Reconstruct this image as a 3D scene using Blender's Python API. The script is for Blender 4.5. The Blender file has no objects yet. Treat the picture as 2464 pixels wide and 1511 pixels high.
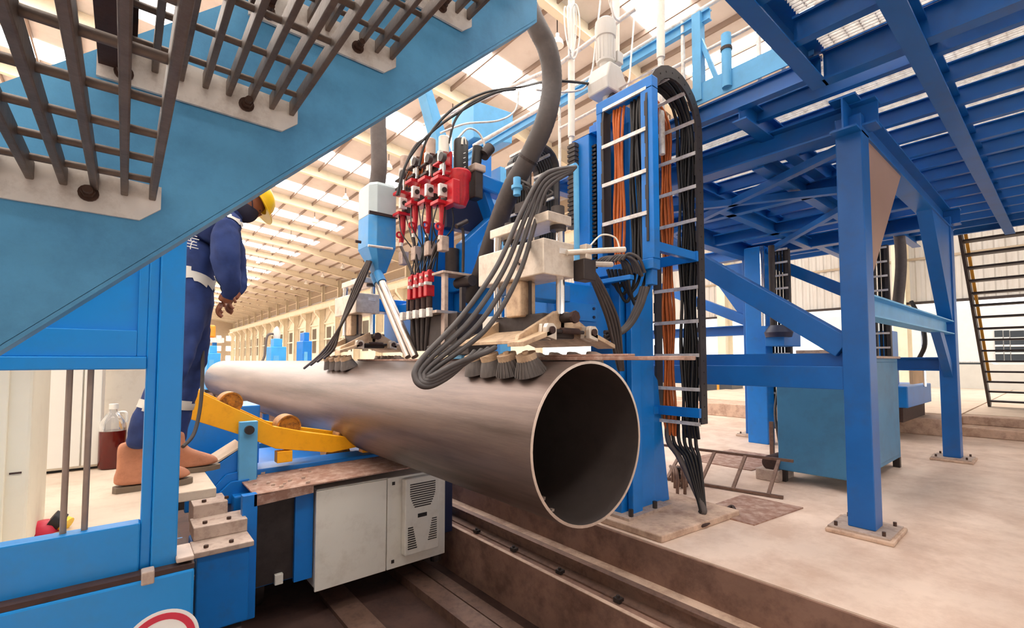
import bpy, bmesh, math, random
from mathutils import Vector, Matrix
random.seed(7)
S = bpy.context.scene
COL = S.collection
# ---------------------------------------------------------------- camera
F = 1123.0; PITCH = math.radians(2.7); YAW = math.radians(39.7); CAM = Vector((0, 0, 1.5))
SHY = (868 - 755.5 - F * math.tan(PITCH)) / 2464
cd = bpy.data.cameras.new('camera'); cam = bpy.data.objects.new('camera', cd); COL.objects.link(cam)
cd.sensor_width = 36; cd.sensor_fit = 'HORIZONTAL'; cd.lens = F / 2464 * 36; cd.shift_y = SHY
cd.clip_start = 0.02; cd.clip_end = 600
cam.location = CAM; cam.rotation_euler = (math.pi / 2 + PITCH, 0, -YAW)
S.camera = cam
# ---------------------------------------------------------------- daylight
W = bpy.data.worlds.new('sky'); S.world = W; W.use_nodes = True
bg = W.node_tree.nodes['Background']; bg.inputs[0].default_value = (1.0, 0.975, 0.95, 1); bg.inputs[1].default_value = 1.9
SKYLIGHT = 14.0
S.view_settings.view_transform = 'Standard'; S.view_settings.look = 'None'
S.view_settings.exposure = 0.08; S.view_settings.gamma = 1.0; S.view_settings.use_curve_mapping = False

# ---------------------------------------------------------------- measuring helpers
_fw = Vector((math.sin(YAW) * math.cos(PITCH), math.cos(YAW) * math.cos(PITCH), math.sin(PITCH)))
_rt = Vector((math.cos(YAW), -math.sin(YAW), 0)); _up = _rt.cross(_fw)
def at(u, v, **k):
    """the point of the plane x=, y= or z= that the photograph shows at pixel (u, v)"""
    d = _fw + _rt * ((u - 1232) / F) + _up * ((755.5 - v) / F + SHY * 2464 / F)
    (a, c), = k.items(); i = 'xyz'.index(a)
    return CAM + d * ((c - CAM[i]) / d[i])
def V(*a): return Vector(a)

# ---------------------------------------------------------------- materials
def lin(c):
    return tuple((x / 255 / 12.92) if x / 255 <= .04045 else ((x / 255 + .055) / 1.055) ** 2.4 for x in c) + (1,)
MATS = {}
def mat(name, col, rough=.5, metal=0, dirt=None, amt=.0, scale=3.0, var=.12, bump=0, bscale=40, stretch=(1, 1, 1), thr=.55, alpha=None, emit=0, spec=.5, streak=None):
    m = bpy.data.materials.new(name); m.use_nodes = True; nt = m.node_tree; N = nt.nodes; L = nt.links
    b = N['Principled BSDF']; b.inputs['Roughness'].default_value = rough; b.inputs['Metallic'].default_value = metal
    b.inputs['Specular IOR Level'].default_value = spec
    c = lin(col)
    tc = N.new('ShaderNodeTexCoord'); mp = N.new('ShaderNodeMapping'); mp.inputs['Scale'].default_value = stretch
    geo = N.new('ShaderNodeNewGeometry'); L.new(geo.outputs['Position'], mp.inputs['Vector'])
    n1 = N.new('ShaderNodeTexNoise'); n1.inputs['Scale'].default_value = scale; n1.inputs['Detail'].default_value = 6; n1.inputs['Roughness'].default_value = .62
    L.new(mp.outputs[0], n1.inputs['Vector'])
    mr = N.new('ShaderNodeMapRange'); mr.inputs['From Min'].default_value = .25; mr.inputs['From Max'].default_value = .75
    mr.inputs['To Min'].default_value = 1 - var; mr.inputs['To Max'].default_value = 1 + var
    L.new(n1.outputs['Fac'], mr.inputs['Value'])
    mx = N.new('ShaderNodeMix'); mx.data_type = 'RGBA'; mx.blend_type = 'MULTIPLY'; mx.inputs[0].default_value = 1
    mx.inputs[6].default_value = c; L.new(mr.outputs[0], mx.inputs[7])
    out = mx.outputs[2]
    if dirt:
        n2 = N.new('ShaderNodeTexNoise'); n2.inputs['Scale'].default_value = scale * 1.7; n2.inputs['Detail'].default_value = 9; n2.inputs['Roughness'].default_value = .7
        L.new(mp.outputs[0], n2.inputs['Vector'])
        r2 = N.new('ShaderNodeMapRange'); r2.inputs['From Min'].default_value = thr - .08; r2.inputs['From Max'].default_value = thr + .14
        r2.inputs['To Max'].default_value = amt; L.new(n2.outputs['Fac'], r2.inputs['Value'])
        m2 = N.new('ShaderNodeMix'); m2.data_type = 'RGBA'; L.new(r2.outputs[0], m2.inputs[0]); L.new(out, m2.inputs[6]); m2.inputs[7].default_value = lin(dirt)
        out = m2.outputs[2]
    L.new(out, b.inputs['Base Color'])
    if bump:
        n3 = N.new('ShaderNodeTexNoise'); n3.inputs['Scale'].default_value = bscale; n3.inputs['Detail'].default_value = 5
        L.new(mp.outputs[0], n3.inputs['Vector'])
        bp = N.new('ShaderNodeBump'); bp.inputs['Strength'].default_value = bump; bp.inputs['Distance'].default_value = .01
        L.new(n3.outputs['Fac'], bp.inputs['Height']); L.new(bp.outputs[0], b.inputs['Normal'])
    if emit:
        b.inputs['Emission Color'].default_value = c; b.inputs['Emission Strength'].default_value = emit
    if alpha is not None:
        b.inputs['Transmission Weight'].default_value = 1 - alpha; b.inputs['IOR'].default_value = 1.3
    MATS[name] = m
    return m
mat('blue_gantry', (3, 92, 168), .42, dirt=(60, 78, 100), amt=.35, thr=.6, scale=2.2, var=.14)
mat('blue_machine', (8, 118, 205), .38, dirt=(70, 90, 115), amt=.35, thr=.62, scale=3, var=.10)
mat('blue_stair', (88, 164, 212), .5, dirt=(62, 124, 170), amt=.55, thr=.52, scale=3.2, var=.14, bump=.08, bscale=300)
mat('blue_guard', (0, 132, 206), .42, dirt=(60, 118, 150), amt=.4, thr=.6, scale=2.4, var=.06)
mat('blue_cab', (66, 128, 170), .45, dirt=(60, 92, 120), amt=.4, thr=.55, scale=2)
mat('blue_pale', (92, 170, 220), .45, dirt=(80, 120, 150), amt=.3, thr=.6, scale=3)
mat('hopper_pale', (176, 190, 194), .4, var=.08)
mat('hopper_blue', (52, 142, 206), .45, dirt=(110, 150, 175), amt=.4, thr=.55)
mat('galv_bright', (200, 190, 180), .28, .8, var=.1, scale=12)
mat('deck', (206, 188, 168), .8, dirt=(184, 160, 138), amt=.6, scale=4, var=.08, bump=.05)
mat('rod_steel', (146, 126, 112), .5, .3, var=.15, scale=20)
mat('floor_bounce_brown', (152, 124, 110), .55, .1, var=.05, scale=2)  # brown of floor bounce light on blue steel, put into the colour
mat('blue_far', (60, 160, 225), .5)
mat('navy_panel', (14, 26, 62), .45)
mat('steel_pipe', (122, 104, 96), .40, .5, dirt=(70, 56, 50), amt=.7, scale=1.8, var=.16, thr=.5, stretch=(1, .12, 2.2), bump=.06, bscale=60)
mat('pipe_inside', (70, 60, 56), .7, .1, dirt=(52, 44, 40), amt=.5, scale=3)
mat('cut_steel', (205, 190, 178), .35, .7, var=.15, scale=20)
mat('rust_plate', (150, 112, 96), .6, .2, dirt=(205, 180, 165), amt=.7, scale=6, thr=.52, bump=.1)
mat('galv', (228, 224, 218), .45, .25, dirt=(150, 130, 112), amt=.55, scale=9, var=.12, thr=.55, bump=.05)
mat('galv_bar', (118, 106, 98), .5, .35, dirt=(80, 62, 54), amt=.5, scale=14, var=.2, bump=.1, bscale=120)
mat('rust_dark', (66, 44, 38), .75, .1, dirt=(36, 24, 22), amt=.7, scale=12, var=.2, bump=.15)
mat('bolt', (78, 56, 46), .5, .5, var=.25, scale=60)
mat('chrome', (235, 235, 235), .12, 1, var=.03)
mat('machined', (215, 202, 186), .38, .35, dirt=(165, 140, 118), amt=.5, scale=7, var=.1, thr=.55)
mat('clamp_steel', (206, 178, 146), .5, .25, dirt=(130, 96, 76), amt=.6, scale=6, var=.15, thr=.52)
mat('dark_steel', (62, 54, 52), .5, .5, dirt=(40, 32, 30), amt=.5, scale=8, var=.2)
mat('rubber', (66, 59, 57), .6, var=.15, scale=8, dirt=(92, 82, 78), amt=.4, thr=.58)
mat('hose_grey', (96, 88, 86), .7, var=.1, scale=6, dirt=(74, 66, 64), amt=.5, thr=.5)
mat('black', (24, 20, 20), .5, var=.2)
mat('black_chain', (52, 46, 44), .55, var=.2, scale=10)
mat('bristle', (92, 84, 80), .7, .2, var=.35, scale=60, stretch=(1, 1, .15))
mat('red_paint', (190, 28, 40), .35, dirt=(96, 22, 28), amt=.5, scale=9, thr=.56)
mat('yellow_paint', (250, 176, 8), .45, dirt=(200, 120, 10), amt=.4, scale=6, thr=.6, var=.06)
mat('roller', (176, 116, 28), .6, dirt=(80, 50, 26), amt=.8, scale=14, thr=.5)
mat('orange_cable', (190, 96, 34), .5, var=.2, scale=10)
mat('white_cab', (230, 224, 212), .45, dirt=(180, 165, 145), amt=.35, scale=3, thr=.58, var=.03)
mat('white_paint', (235, 235, 230), .5, var=.04)
mat('cream', (234, 224, 200), .7, var=.06, scale=1.2, dirt=(200, 184, 152), amt=.35, thr=.58)
mat('cream_dark', (176, 160, 138), .75, var=.06)
mat('roof_lining', (212, 206, 200), .8, var=.06, scale=.8, dirt=(184, 170, 158), amt=.35, thr=.58)
mat('purlin', (140, 122, 110), .7, var=.08)
mat('cladding', (205, 202, 196), .6, var=.06, scale=1.5, dirt=(170, 160, 145), amt=.4, thr=.55, stretch=(1, 1, .2))
mat('window_dark', (92, 84, 74), .25, var=.1)
mat('concrete', (222, 198, 180), .75, dirt=(194, 164, 144), amt=.8, scale=1.1, var=.09, thr=.5, bump=.12, bscale=26)
mat('concrete_far', (222, 200, 178), .75, dirt=(196, 168, 144), amt=.7, scale=.8, var=.08)
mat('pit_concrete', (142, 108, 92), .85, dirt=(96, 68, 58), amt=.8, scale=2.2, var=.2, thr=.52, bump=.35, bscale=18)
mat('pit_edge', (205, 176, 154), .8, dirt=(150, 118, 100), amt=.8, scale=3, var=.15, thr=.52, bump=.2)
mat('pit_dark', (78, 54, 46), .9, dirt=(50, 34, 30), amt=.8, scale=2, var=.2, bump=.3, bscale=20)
mat('rail_steel', (128, 100, 86), .5, .4, dirt=(84, 62, 54), amt=.7, scale=7, var=.15)
mat('dust_steel', (190, 170, 156), .65, .2, dirt=(140, 112, 98), amt=.7, scale=7, var=.15)
mat('overall', (34, 56, 112), .85, dirt=(22, 36, 78), amt=.6, scale=7, var=.2, bump=.25, bscale=14)
mat('reflective', (208, 204, 196), .5, var=.05)
mat('skin', (150, 92, 66), .55, var=.06)
mat('hair', (30, 22, 20), .7)
mat('mask', (46, 44, 62), .9, var=.08)
mat('hardhat', (252, 206, 20), .3, var=.03)
mat('boot', (190, 128, 98), .75, dirt=(160, 104, 78), amt=.6, scale=14, var=.12)
mat('sole', (120, 104, 88), .85)
mat('plastic_clear', (235, 235, 235), .1, alpha=.15)
mat('dark_liquid', (92, 18, 16), .12, var=.2)
mat('sign_red', (200, 40, 66), .5, var=.03)
mat('orange_paint', (240, 140, 40), .5)
mat('cardboard', (206, 176, 142), .85)
mat('glass_dark', (60, 66, 72), .15)
mat('yellow_band', (210, 150, 50), .6)
def emission(name, col, st):
    m = bpy.data.materials.new(name); m.use_nodes = True; nt = m.node_tree
    nt.nodes.remove(nt.nodes['Principled BSDF']); e = nt.nodes.new('ShaderNodeEmission')
    e.inputs[0].default_value = col; e.inputs[1].default_value = st
    nt.links.new(e.outputs[0], nt.nodes['Material Output'].inputs[0]); MATS[name] = m
emission('daylight', (1, .965, .92, 1), SKYLIGHT)
emission('lamp_glow', (1, .97, .92, 1), 8)

# ---------------------------------------------------------------- mesh builder
ORG = {}
class MB:
    def __init__(s): s.v = []; s.f = []
    def add(s, vs, fs):
        o = len(s.v); s.v += [Vector(p) for p in vs]; s.f += [[i + o for i in f] for f in fs]; return s
    def box(s, a, b):
        x0, x1 = sorted((a[0], b[0])); y0, y1 = sorted((a[1], b[1])); z0, z1 = sorted((a[2], b[2]))
        return s.add([(x0, y0, z0), (x1, y0, z0), (x1, y1, z0), (x0, y1, z0), (x0, y0, z1), (x1, y0, z1), (x1, y1, z1), (x0, y1, z1)],
                     [(0, 3, 2, 1), (4, 5, 6, 7), (0, 1, 5, 4), (1, 2, 6, 5), (2, 3, 7, 6), (3, 0, 4, 7)])
    def frame(s, p, q, up=(0, 0, 1)):
        d = (Vector(q) - Vector(p)).normalized(); u = Vector(up)
        if abs(d.dot(u)) > .98: u = Vector((0, 1, 0)) if abs(d.y) < .9 else Vector((1, 0, 0))
        r = d.cross(u).normalized(); return d, r, r.cross(d)
    def beam(s, p, q, w, h, up=(0, 0, 1)):
        p, q = Vector(p), Vector(q); d, r, u = s.frame(p, q, up)
        c = [(-1, -1), (1, -1), (1, 1), (-1, 1)]
        vs = [e + r * (a * w / 2) + u * (b * h / 2) for e in (p, q) for a, b in c]
        return s.add(vs, [(3, 2, 1, 0), (4, 5, 6, 7), (0, 1, 5, 4), (1, 2, 6, 5), (2, 3, 7, 6), (3, 0, 4, 7)])
    def profile(s, p, q, pts, up=(0, 0, 1)):
        p, q = Vector(p), Vector(q); d, r, u = s.frame(p, q, up); n = len(pts)
        vs = [e + r * a + u * b for e in (p, q) for a, b in pts]
        return s.add(vs, [list(range(n))[::-1], list(range(n, 2 * n))] + [(i, (i + 1) % n, n + (i + 1) % n, n + i) for i in range(n)])
    def ibeam(s, p, q, w, h, t=.012, tf=.018, up=(0, 0, 1)):
        W, H = w / 2, h / 2; T = t / 2
        return s.profile(p, q, [(-W, -H), (W, -H), (W, -H + tf), (T, -H + tf), (T, H - tf), (W, H - tf), (W, H), (-W, H), (-W, H - tf), (-T, H - tf), (-T, -H + tf), (-W, -H + tf)], up)
    def channel(s, p, q, w, h, t=.012, up=(0, 0, 1)):
        W, H = w / 2, h / 2
        return s.profile(p, q, [(-W, -H), (W, -H), (W, -H + t), (-W + t, -H + t), (-W + t, H - t), (W, H - t), (W, H), (-W, H)], up)
    def cyl(s, p, q, r, r2=None, n=16, caps=True):
        p, q = Vector(p), Vector(q); r2 = r if r2 is None else r2; d, a, b = s.frame(p, q)
        vs = [e + (a * math.cos(2 * math.pi * i / n) + b * math.sin(2 * math.pi * i / n)) * R for e, R in ((p, r), (q, r2)) for i in range(n)]
        fs = [(i, (i + 1) % n, n + (i + 1) % n, n + i) for i in range(n)]
        if caps: fs += [list(range(n))[::-1], list(range(n, 2 * n))]
        return s.add(vs, fs)
    def ring(s, p, q, ro, ri, n=24):
        p, q = Vector(p), Vector(q); d, a, b = s.frame(p, q)
        vs = [e + (a * math.cos(2 * math.pi * i / n) + b * math.sin(2 * math.pi * i / n)) * R for e in (p, q) for R in (ro, ri) for i in range(n)]
        fs = []
        for i in range(n):
            j = (i + 1) % n
            fs += [(i, j, 2 * n + j, 2 * n + i), (n + j, n + i, 3 * n + i, 3 * n + j), (j, i, n + i, n + j), (2 * n + i, 2 * n + j, 3 * n + j, 3 * n + i)]
        return s.add(vs, fs)
    def lathe(s, c, prof, n=20, axis=(0, 0, 1)):
        c = Vector(c); ax = Vector(axis).normalized(); d, a, b = s.frame((0, 0, 0), ax)
        m = len(prof); vs = []
        for r, h in prof:
            for i in range(n):
                t = 2 * math.pi * i / n; vs.append(c + ax * h + (a * math.cos(t) + b * math.sin(t)) * max(r, 1e-4))
        fs = [(k * n + i, k * n + (i + 1) % n, (k + 1) * n + (i + 1) % n, (k + 1) * n + i) for k in range(m - 1) for i in range(n)]
        fs += [list(range(n))[::-1], [(m - 1) * n + i for i in range(n)]]
        return s.add(vs, fs)
    def tube(s, pts, r, n=8, sm=True, k=6, ribs=0):
        pts = [Vector(p) for p in pts]
        if sm and len(pts) > 2: pts = spline(pts, k)
        m = len(pts); rr = r if isinstance(r, (list, tuple)) else [r] * m
        if len(rr) != m: rr = [rr[0] + (rr[-1] - rr[0]) * i / (m - 1) for i in range(m)]
        if ribs: rr = [x * (1 + (ribs if i % 2 else 0)) for i, x in enumerate(rr)]
        t = (pts[1] - pts[0]).normalized(); a = t.orthogonal().normalized(); vs = []
        for i, p in enumerate(pts):
            t2 = (pts[min(i + 1, m - 1)] - pts[max(i - 1, 0)]).normalized()
            a = (a - t2 * a.dot(t2)).normalized(); b = t2.cross(a)
            vs += [p + (a * math.cos(2 * math.pi * j / n) + b * math.sin(2 * math.pi * j / n)) * rr[i] for j in range(n)]
        fs = [(i * n + j, i * n + (j + 1) % n, (i + 1) * n + (j + 1) % n, (i + 1) * n + j) for i in range(m - 1) for j in range(n)]
        fs += [list(range(n))[::-1], [(m - 1) * n + j for j in range(n)]]
        return s.add(vs, fs)
    def prism(s, pts, vec):
        pts = [Vector(p) for p in pts]; n = len(pts); v = Vector(vec)
        nor = Vector((0, 0, 0))
        for i in range(n): nor += (pts[i] - pts[0]).cross(pts[(i + 1) % n] - pts[0])
        if nor.dot(v) > 0: pts = pts[::-1]
        return s.add(pts + [p + v for p in pts], [list(range(n)), list(range(n, 2 * n))[::-1]] + [((i + 1) % n, i, n + i, n + (i + 1) % n) for i in range(n)])
    def rot(s, c, axis, ang):
        M = Matrix.Rotation(ang, 3, Vector(axis)); c = Vector(c)
        s.v = [M @ (p - c) + c for p in s.v]; return s
    def build(s, name, m, parent=None, smooth=0, bev=0, org=None, fix=False):
        lo = Vector([min(p[i] for p in s.v) for i in range(3)]); hi = Vector([max(p[i] for p in s.v) for i in range(3)])
        o0 = Vector(org) if org is not None else Vector(((lo.x + hi.x) / 2, (lo.y + hi.y) / 2, lo.z))
        me = bpy.data.meshes.new(name); me.from_pydata([tuple(p - o0) for p in s.v], [], s.f)
        if fix:
            b = bmesh.new(); b.from_mesh(me); bmesh.ops.remove_doubles(b, verts=b.verts, dist=1e-5); bmesh.ops.recalc_face_normals(b, faces=b.faces); b.to_mesh(me); b.free()
        me.materials.append(MATS[m] if isinstance(m, str) else m)
        if smooth:
            me.shade_smooth(); me.set_sharp_from_angle(angle=math.radians(smooth))
        o = bpy.data.objects.new(name, me); COL.objects.link(o)
        ORG[o.name] = o0
        if parent is not None: o.parent = parent; o.location = o0 - ORG[parent.name]
        else: o.location = o0
        if bev:
            bm = o.modifiers.new('bevel', 'BEVEL'); bm.width = bev; bm.segments = 2; bm.limit_method = 'ANGLE'
        return o
def spline(pts, k=6):
    out = []; n = len(pts)
    for i in range(n - 1):
        p0, p1, p2, p3 = pts[max(i - 1, 0)], pts[i], pts[i + 1], pts[min(i + 2, n - 1)]
        for j in range(k):
            t = j / k
            out.append(.5 * ((2 * p1) + (p2 - p0) * t + (2 * p0 - 5 * p1 + 4 * p2 - p3) * t * t + (3 * p1 - p0 - 3 * p2 + p3) * t ** 3))
    out.append(pts[-1]); return out
def tag(o, label, cat, group=None, kind=None):
    o['label'] = label; o['category'] = cat
    if group: o['group'] = group
    if kind: o['kind'] = kind
    return o
def thing(name, loc, label, cat, group=None):
    o = bpy.data.objects.new(name, None); COL.objects.link(o); o.location = Vector(loc); ORG[o.name] = Vector(loc)
    o.empty_display_size = .1
    return tag(o, label, cat, group)
def dup(o, off, parent=None, name=None):
    c = o.copy(); COL.objects.link(c)
    if name: c.name = name
    p = parent if parent is not None else o.parent
    ORG[c.name] = ORG[o.name] + Vector(off)
    c.parent = p; c.location = ORG[c.name] - (ORG[p.name] if p is not None else Vector((0, 0, 0)))
    return c
def tree(o, off, parent=None, label=None, group=None):
    c = dup(o, off, parent)
    if label: c['label'] = label
    if group: c['group'] = group
    for ch in list(o.children): tree(ch, off, c)
    return c
def struct(o): o['kind'] = 'structure'; return o
def slit(o, l): o['label'] = l; return o
# ================================================================ the hall
XW = 20.7; YC = [58.6 + 6.1 * k for k in range(-12, 13)]      # column lines
ZE = 11.6
def zr(x): return ZE + .1 * (XW - x) if x > -8 else ZE + .1 * (XW + 8) - .1 * (-8 - x)
Y0, Y1 = YC[0] - 3, YC[-1]
# floor: slabs round the carriage pit (pit x 0.62..3.4)
PX0, PX1 = .30, 3.4
o = struct(MB().box((PX1, -14, -.4), (XW + 40, Y1, 0)).build('floor', 'concrete'))
o2 = MB().box((-40, -14, -.9), (PX0, Y1, 0)).build('slab', 'concrete', o)
MB().box((PX0, 30, -.9), (PX1, Y1, -.001)).build('slab', 'concrete_far', o)
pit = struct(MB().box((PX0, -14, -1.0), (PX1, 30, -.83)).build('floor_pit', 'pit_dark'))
# right hand ledge of the pit carrying the rail
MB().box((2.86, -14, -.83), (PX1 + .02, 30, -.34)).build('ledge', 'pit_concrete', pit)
MB().box((2.86, -14, -.34), (2.90, 30, -.335)).build('ledge_edge', 'pit_edge', pit)
MB().box((3.26, -14, -.34), (PX1, 30, -.31)).build('ledge_fillet', 'pit_edge', pit)
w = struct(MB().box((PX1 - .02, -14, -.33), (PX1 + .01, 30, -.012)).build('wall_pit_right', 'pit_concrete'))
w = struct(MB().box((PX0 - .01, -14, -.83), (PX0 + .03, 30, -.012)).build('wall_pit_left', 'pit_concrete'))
# strips on the pit floor
for x0, x1, z in ((2.56, 2.70, .05), (2.30, 2.50, .09), (1.55, 1.8, .04)):
    MB().box((x0, -14, -.83), (x1, 30, -.83 + z)).build('track_plate', 'rail_steel', pit)
# crane-type rail on the ledge
def railprof(h=.12, w=.11):
    return [(-w / 2, 0), (w / 2, 0), (w / 2, .012), (.01, .025), (.01, h - .035), (.034, h - .025), (.034, h), (-.034, h), (-.034, h - .025), (-.01, h - .035), (-.01, .025), (-w / 2, .012)]
rr = thing('carriage_rail', (3.06, 4, -.34), 'rusty steel rail bolted along the ledge of the pit', 'rail')
MB().profile((3.06, -6, -.34), (3.06, 28, -.34), railprof(.13, .15)).build('rail', 'rail_steel', rr)
MB().box((2.96, -6, -.34), (3.16, 28, -.328)).build('rail_pad', 'rail_steel', rr)
for k in range(16):
    y = .4 + k * .62
    MB().box((2.93, y, -.335), (2.985, y + .06, -.305)).cyl((2.95, y + .03, -.305), (2.95, y + .03, -.285), .014, n=6).build('rail_clip', 'dark_steel', rr)
# roof
prof = [(-34, zr(-34)), (-8, zr(-8)), (XW + .3, zr(XW + .3))]
pts = [(x, Y0, z) for x, z in prof] + [(x, Y0, z + .12) for x, z in prof[::-1]]
ceil = struct(MB().prism(pts, (0, Y1 - Y0, 0)).build('ceiling', 'roof_lining'))
for k, y in enumerate(YC):
    m = MB()
    for xa, xb, da, db in ((XW - .2, 12.5, .95, .5), (12.5, -8, .5, .62), (-8, -30, .62, .55)):
        a = V(xa, y, zr(xa)); b = V(xb, y, zr(xb))
        m.add([a + V(0, -.006, 0), a + V(0, .006, 0), a + V(0, .006, -da), a + V(0, -.006, -da), b + V(0, -.006, 0), b + V(0, .006, 0), b + V(0, .006, -db), b + V(0, -.006, -db)],
              [(0, 1, 2, 3), (4, 7, 6, 5), (0, 4, 5, 1), (1, 5, 6, 2), (2, 6, 7, 3), (3, 7, 4, 0)])
        m.add([a + V(0, -.13, -da), a + V(0, .13, -da), a + V(0, .13, -da - .03), a + V(0, -.13, -da - .03), b + V(0, -.13, -db), b + V(0, .13, -db), b + V(0, .13, -db - .03), b + V(0, -.13, -db - .03)],
              [(0, 1, 2, 3), (4, 7, 6, 5), (0, 4, 5, 1), (1, 5, 6, 2), (2, 6, 7, 3), (3, 7, 4, 0)])
    m.build('rafter', 'cream', ceil)
x = XW - .6
while x > -20:
    z = zr(x) - .10
    MB().box((x - .03, Y0, z - .08), (x + .03, Y1, z + .1)).build('purlin', 'purlin', ceil); x -= 1.45
for k, y in enumerate(YC[1:]):
    yy = y + 4.1
    if yy > Y1 - 1: continue
    for xa, xb in ((-7.4, 13.4),) if k > 0 else ((-7.4, 13.4),):
        a = V(xa, yy - .8, zr(xa) - .012); b = V(xb, yy - .8, zr(xb) - .012)
        MB().prism([a, b, b + V(0, 0, -.008), a + V(0, 0, -.008)], (0, 1.6, 0)).build('skylight', 'daylight', ceil)
    a = V(-28, yy - .55, zr(-28) - .012); b = V(-8.6, yy - .55, zr(-8.6) - .012)
    MB().prism([a, b, b + V(0, 0, -.008), a + V(0, 0, -.008)], (0, 1.1, 0)).build('skylight', 'daylight', ceil)
a = V(15.4, 4.6, zr(15.4) - .012); b = V(16.5, 4.6, zr(16.5) - .012)
MB().prism([a, b, b + V(0, 0, -.008), a + V(0, 0, -.008)], (0, 4.2, 0)).build('skylight', 'daylight', ceil)
# right-hand side wall
wr = struct(MB().box((XW + .05, YC[0], 9.3), (XW + .12, Y1, ZE)).build('wall_right', 'cladding'))
def corrugated(m, y0, y1, z0, z1, x, p=.25):
    pts = []; y = y0
    while y < y1:
        pts += [(x, y), (x + .035, y + p * .15), (x + .035, y + p * .45), (x, y + p * .6)]; y += p
    n = len(pts)
    vs = [(a, b, z0) for a, b in pts] + [(a, b, z1) for a, b in pts]
    m.add(vs, [(i + 1, i, n + i, n + i + 1) for i in range(n - 1)])
for k, y in enumerate(YC[:-1]):
    n = y + 6.1
    if y < 22:                          # clad bay, open below
        for z0, z1 in ((3.5, 4.95), (4.97, 7.0), (7.02, 9.3)):
            m = MB(); corrugated(m, y, n, z0, z1, XW); m.build('cladding_sheet', 'cladding', wr)
        MB().box((XW - .06, y, 3.42), (XW + .1, n, 3.5)).build('cladding_trim', 'dark_steel', wr)
        MB().box((XW - .04, y, 4.92), (XW + .0, n, 5.0)).build('girt', 'cream_dark', wr)
    else:
        MB().box((XW + .05, y, 0), (XW + .12, n, 9.3)).build('wall_panel', 'cream', wr)
        MB().box((XW, y + .9, 2.6), (XW + .06, y + 2.5, 6.0)).build('window_pane', 'window_dark', wr)
        MB().box((XW, y + 3.5, 2.6), (XW + .06, y + 5.1, 6.0)).build('window_pane', 'window_dark', wr)
        MB().box((XW - .1, y, 4.3), (XW + .05, n, 4.5)).build('girt', 'cream', wr)
        MB().box((XW - .1, y, 6.4), (XW + .05, n, 6.6)).build('girt', 'cream', wr)
        MB().beam((XW - .1, y + .3, 6.7), (XW - .1, y + 3, 8.2), .1, .1).beam((XW - .1, y + 5.8, 6.7), (XW - .1, y + 3.1, 8.2), .1, .1).build('brace', 'cream', wr)
    MB().box((XW - .02, y + .2, 9.75), (XW + .06, n - .2, 11.45)).build('upper_panel', 'cream_dark', wr)
    MB().box((XW - .1, y, 10.5), (XW, n, 10.6)).build('girt', 'cream', wr)
for y in YC:
    if y < -10: continue
    MB().ibeam((XW - .35, y, 0), (XW - .35, y, 9.0), .35, .7, .02, .03, up=(1, 0, 0)).ibeam((XW - .2, y, 9.0), (XW - .2, y, ZE), .3, .4, .02, .03, up=(1, 0, 0)).build('column', 'cream', wr)
    MB().prism([(XW - .7, y - .18, 8.25), (XW - 1.35, y - .18, 8.25), (XW - 1.35, y - .18, 7.95), (XW - .7, y - .18, 7.2)], (0, .36, 0)).build('corbel', 'cream', wr)
MB().ibeam((XW - 1.05, YC[0], 8.62), (XW - 1.05, Y1, 8.62), .5, .74, .02, .03).build('crane_girder', 'cream', wr)
MB().box((XW - 1.1, YC[0], 8.99), (XW - 1.0, Y1, 9.1)).build('crane_rail', 'rust_plate', wr)
# far gable wall with small bright panes
wf = struct(MB().box((-34, Y1, 0), (XW + .2, Y1 + .2, 15)).build('wall_far', 'cream_dark'))
for i, x in enumerate((11.0, 13, 15, 17, 19)):
    for z in (6.4, 3.9, 1.6):
        MB().box((x, Y1 - .05, z), (x + .9, Y1 + .02, z + 1.1)).build('pane', 'daylight', wf)
wb = struct(MB().box((-34, Y0 - .2, 4.2), (XW + .2, Y0, 15)).build('wall_rear', 'cladding'))  # unseen rear wall, added to cut fill light; gap below admits daylight
wl = struct(MB().box((-34.2, Y0, 4.5), (-34, Y1, 12.6)).build('wall_left', 'cladding'))  # unseen side wall, added so light comes mainly from overhead and right
# outside: paved yard and a low white boundary wall
yard = MB().box((XW + 6, -40, 0), (XW + 6.2, 60, 1.35)).build('boundary_wall', 'white_paint')
tag(yard, 'long white boundary wall in the yard beyond the open side', 'wall', kind='structure')
# ================================================================ the pipe
PR = .51; PXC = 2.25; PY0 = 1.94; PY1 = 15.6; PZ = 1.5 - PR
pipe = thing('steel_pipe', (PXC, PY0 + 6, PZ - PR), 'large brown mill-scaled steel pipe lying on the carriage rollers', 'pipe')
n = 72
MB().ring((PXC, PY0, PZ), (PXC, PY1, PZ), PR, PR - .004, n).build('outer_surface', 'steel_pipe', pipe, smooth=40, fix=True)
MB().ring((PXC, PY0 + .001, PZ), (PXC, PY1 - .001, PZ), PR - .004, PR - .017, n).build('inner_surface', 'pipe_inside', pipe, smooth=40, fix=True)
MB().ring((PXC, PY0 - .003, PZ), (PXC, PY0 + .001, PZ), PR - .0005, PR - .018, n).build('cut_edge', 'cut_steel', pipe, smooth=40, fix=True)
tb = MB().box((PXC - .06, 1.27, 1.503), (PXC + .06, 2.35, 1.525)).box((PXC - .05, 1.62, 1.526), (PXC + .02, 2.3, 1.540))
slit(tb.build('run_off_tab', 'rust_plate', pipe, bev=.003), 'rusty run-off tab plate sticking out past the pipe end')
tb = MB().box((PXC - .055, 3.5, 1.50), (PXC + .055, 5.6, 1.518)).build('seam_strip', 'rust_plate', pipe)
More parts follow.
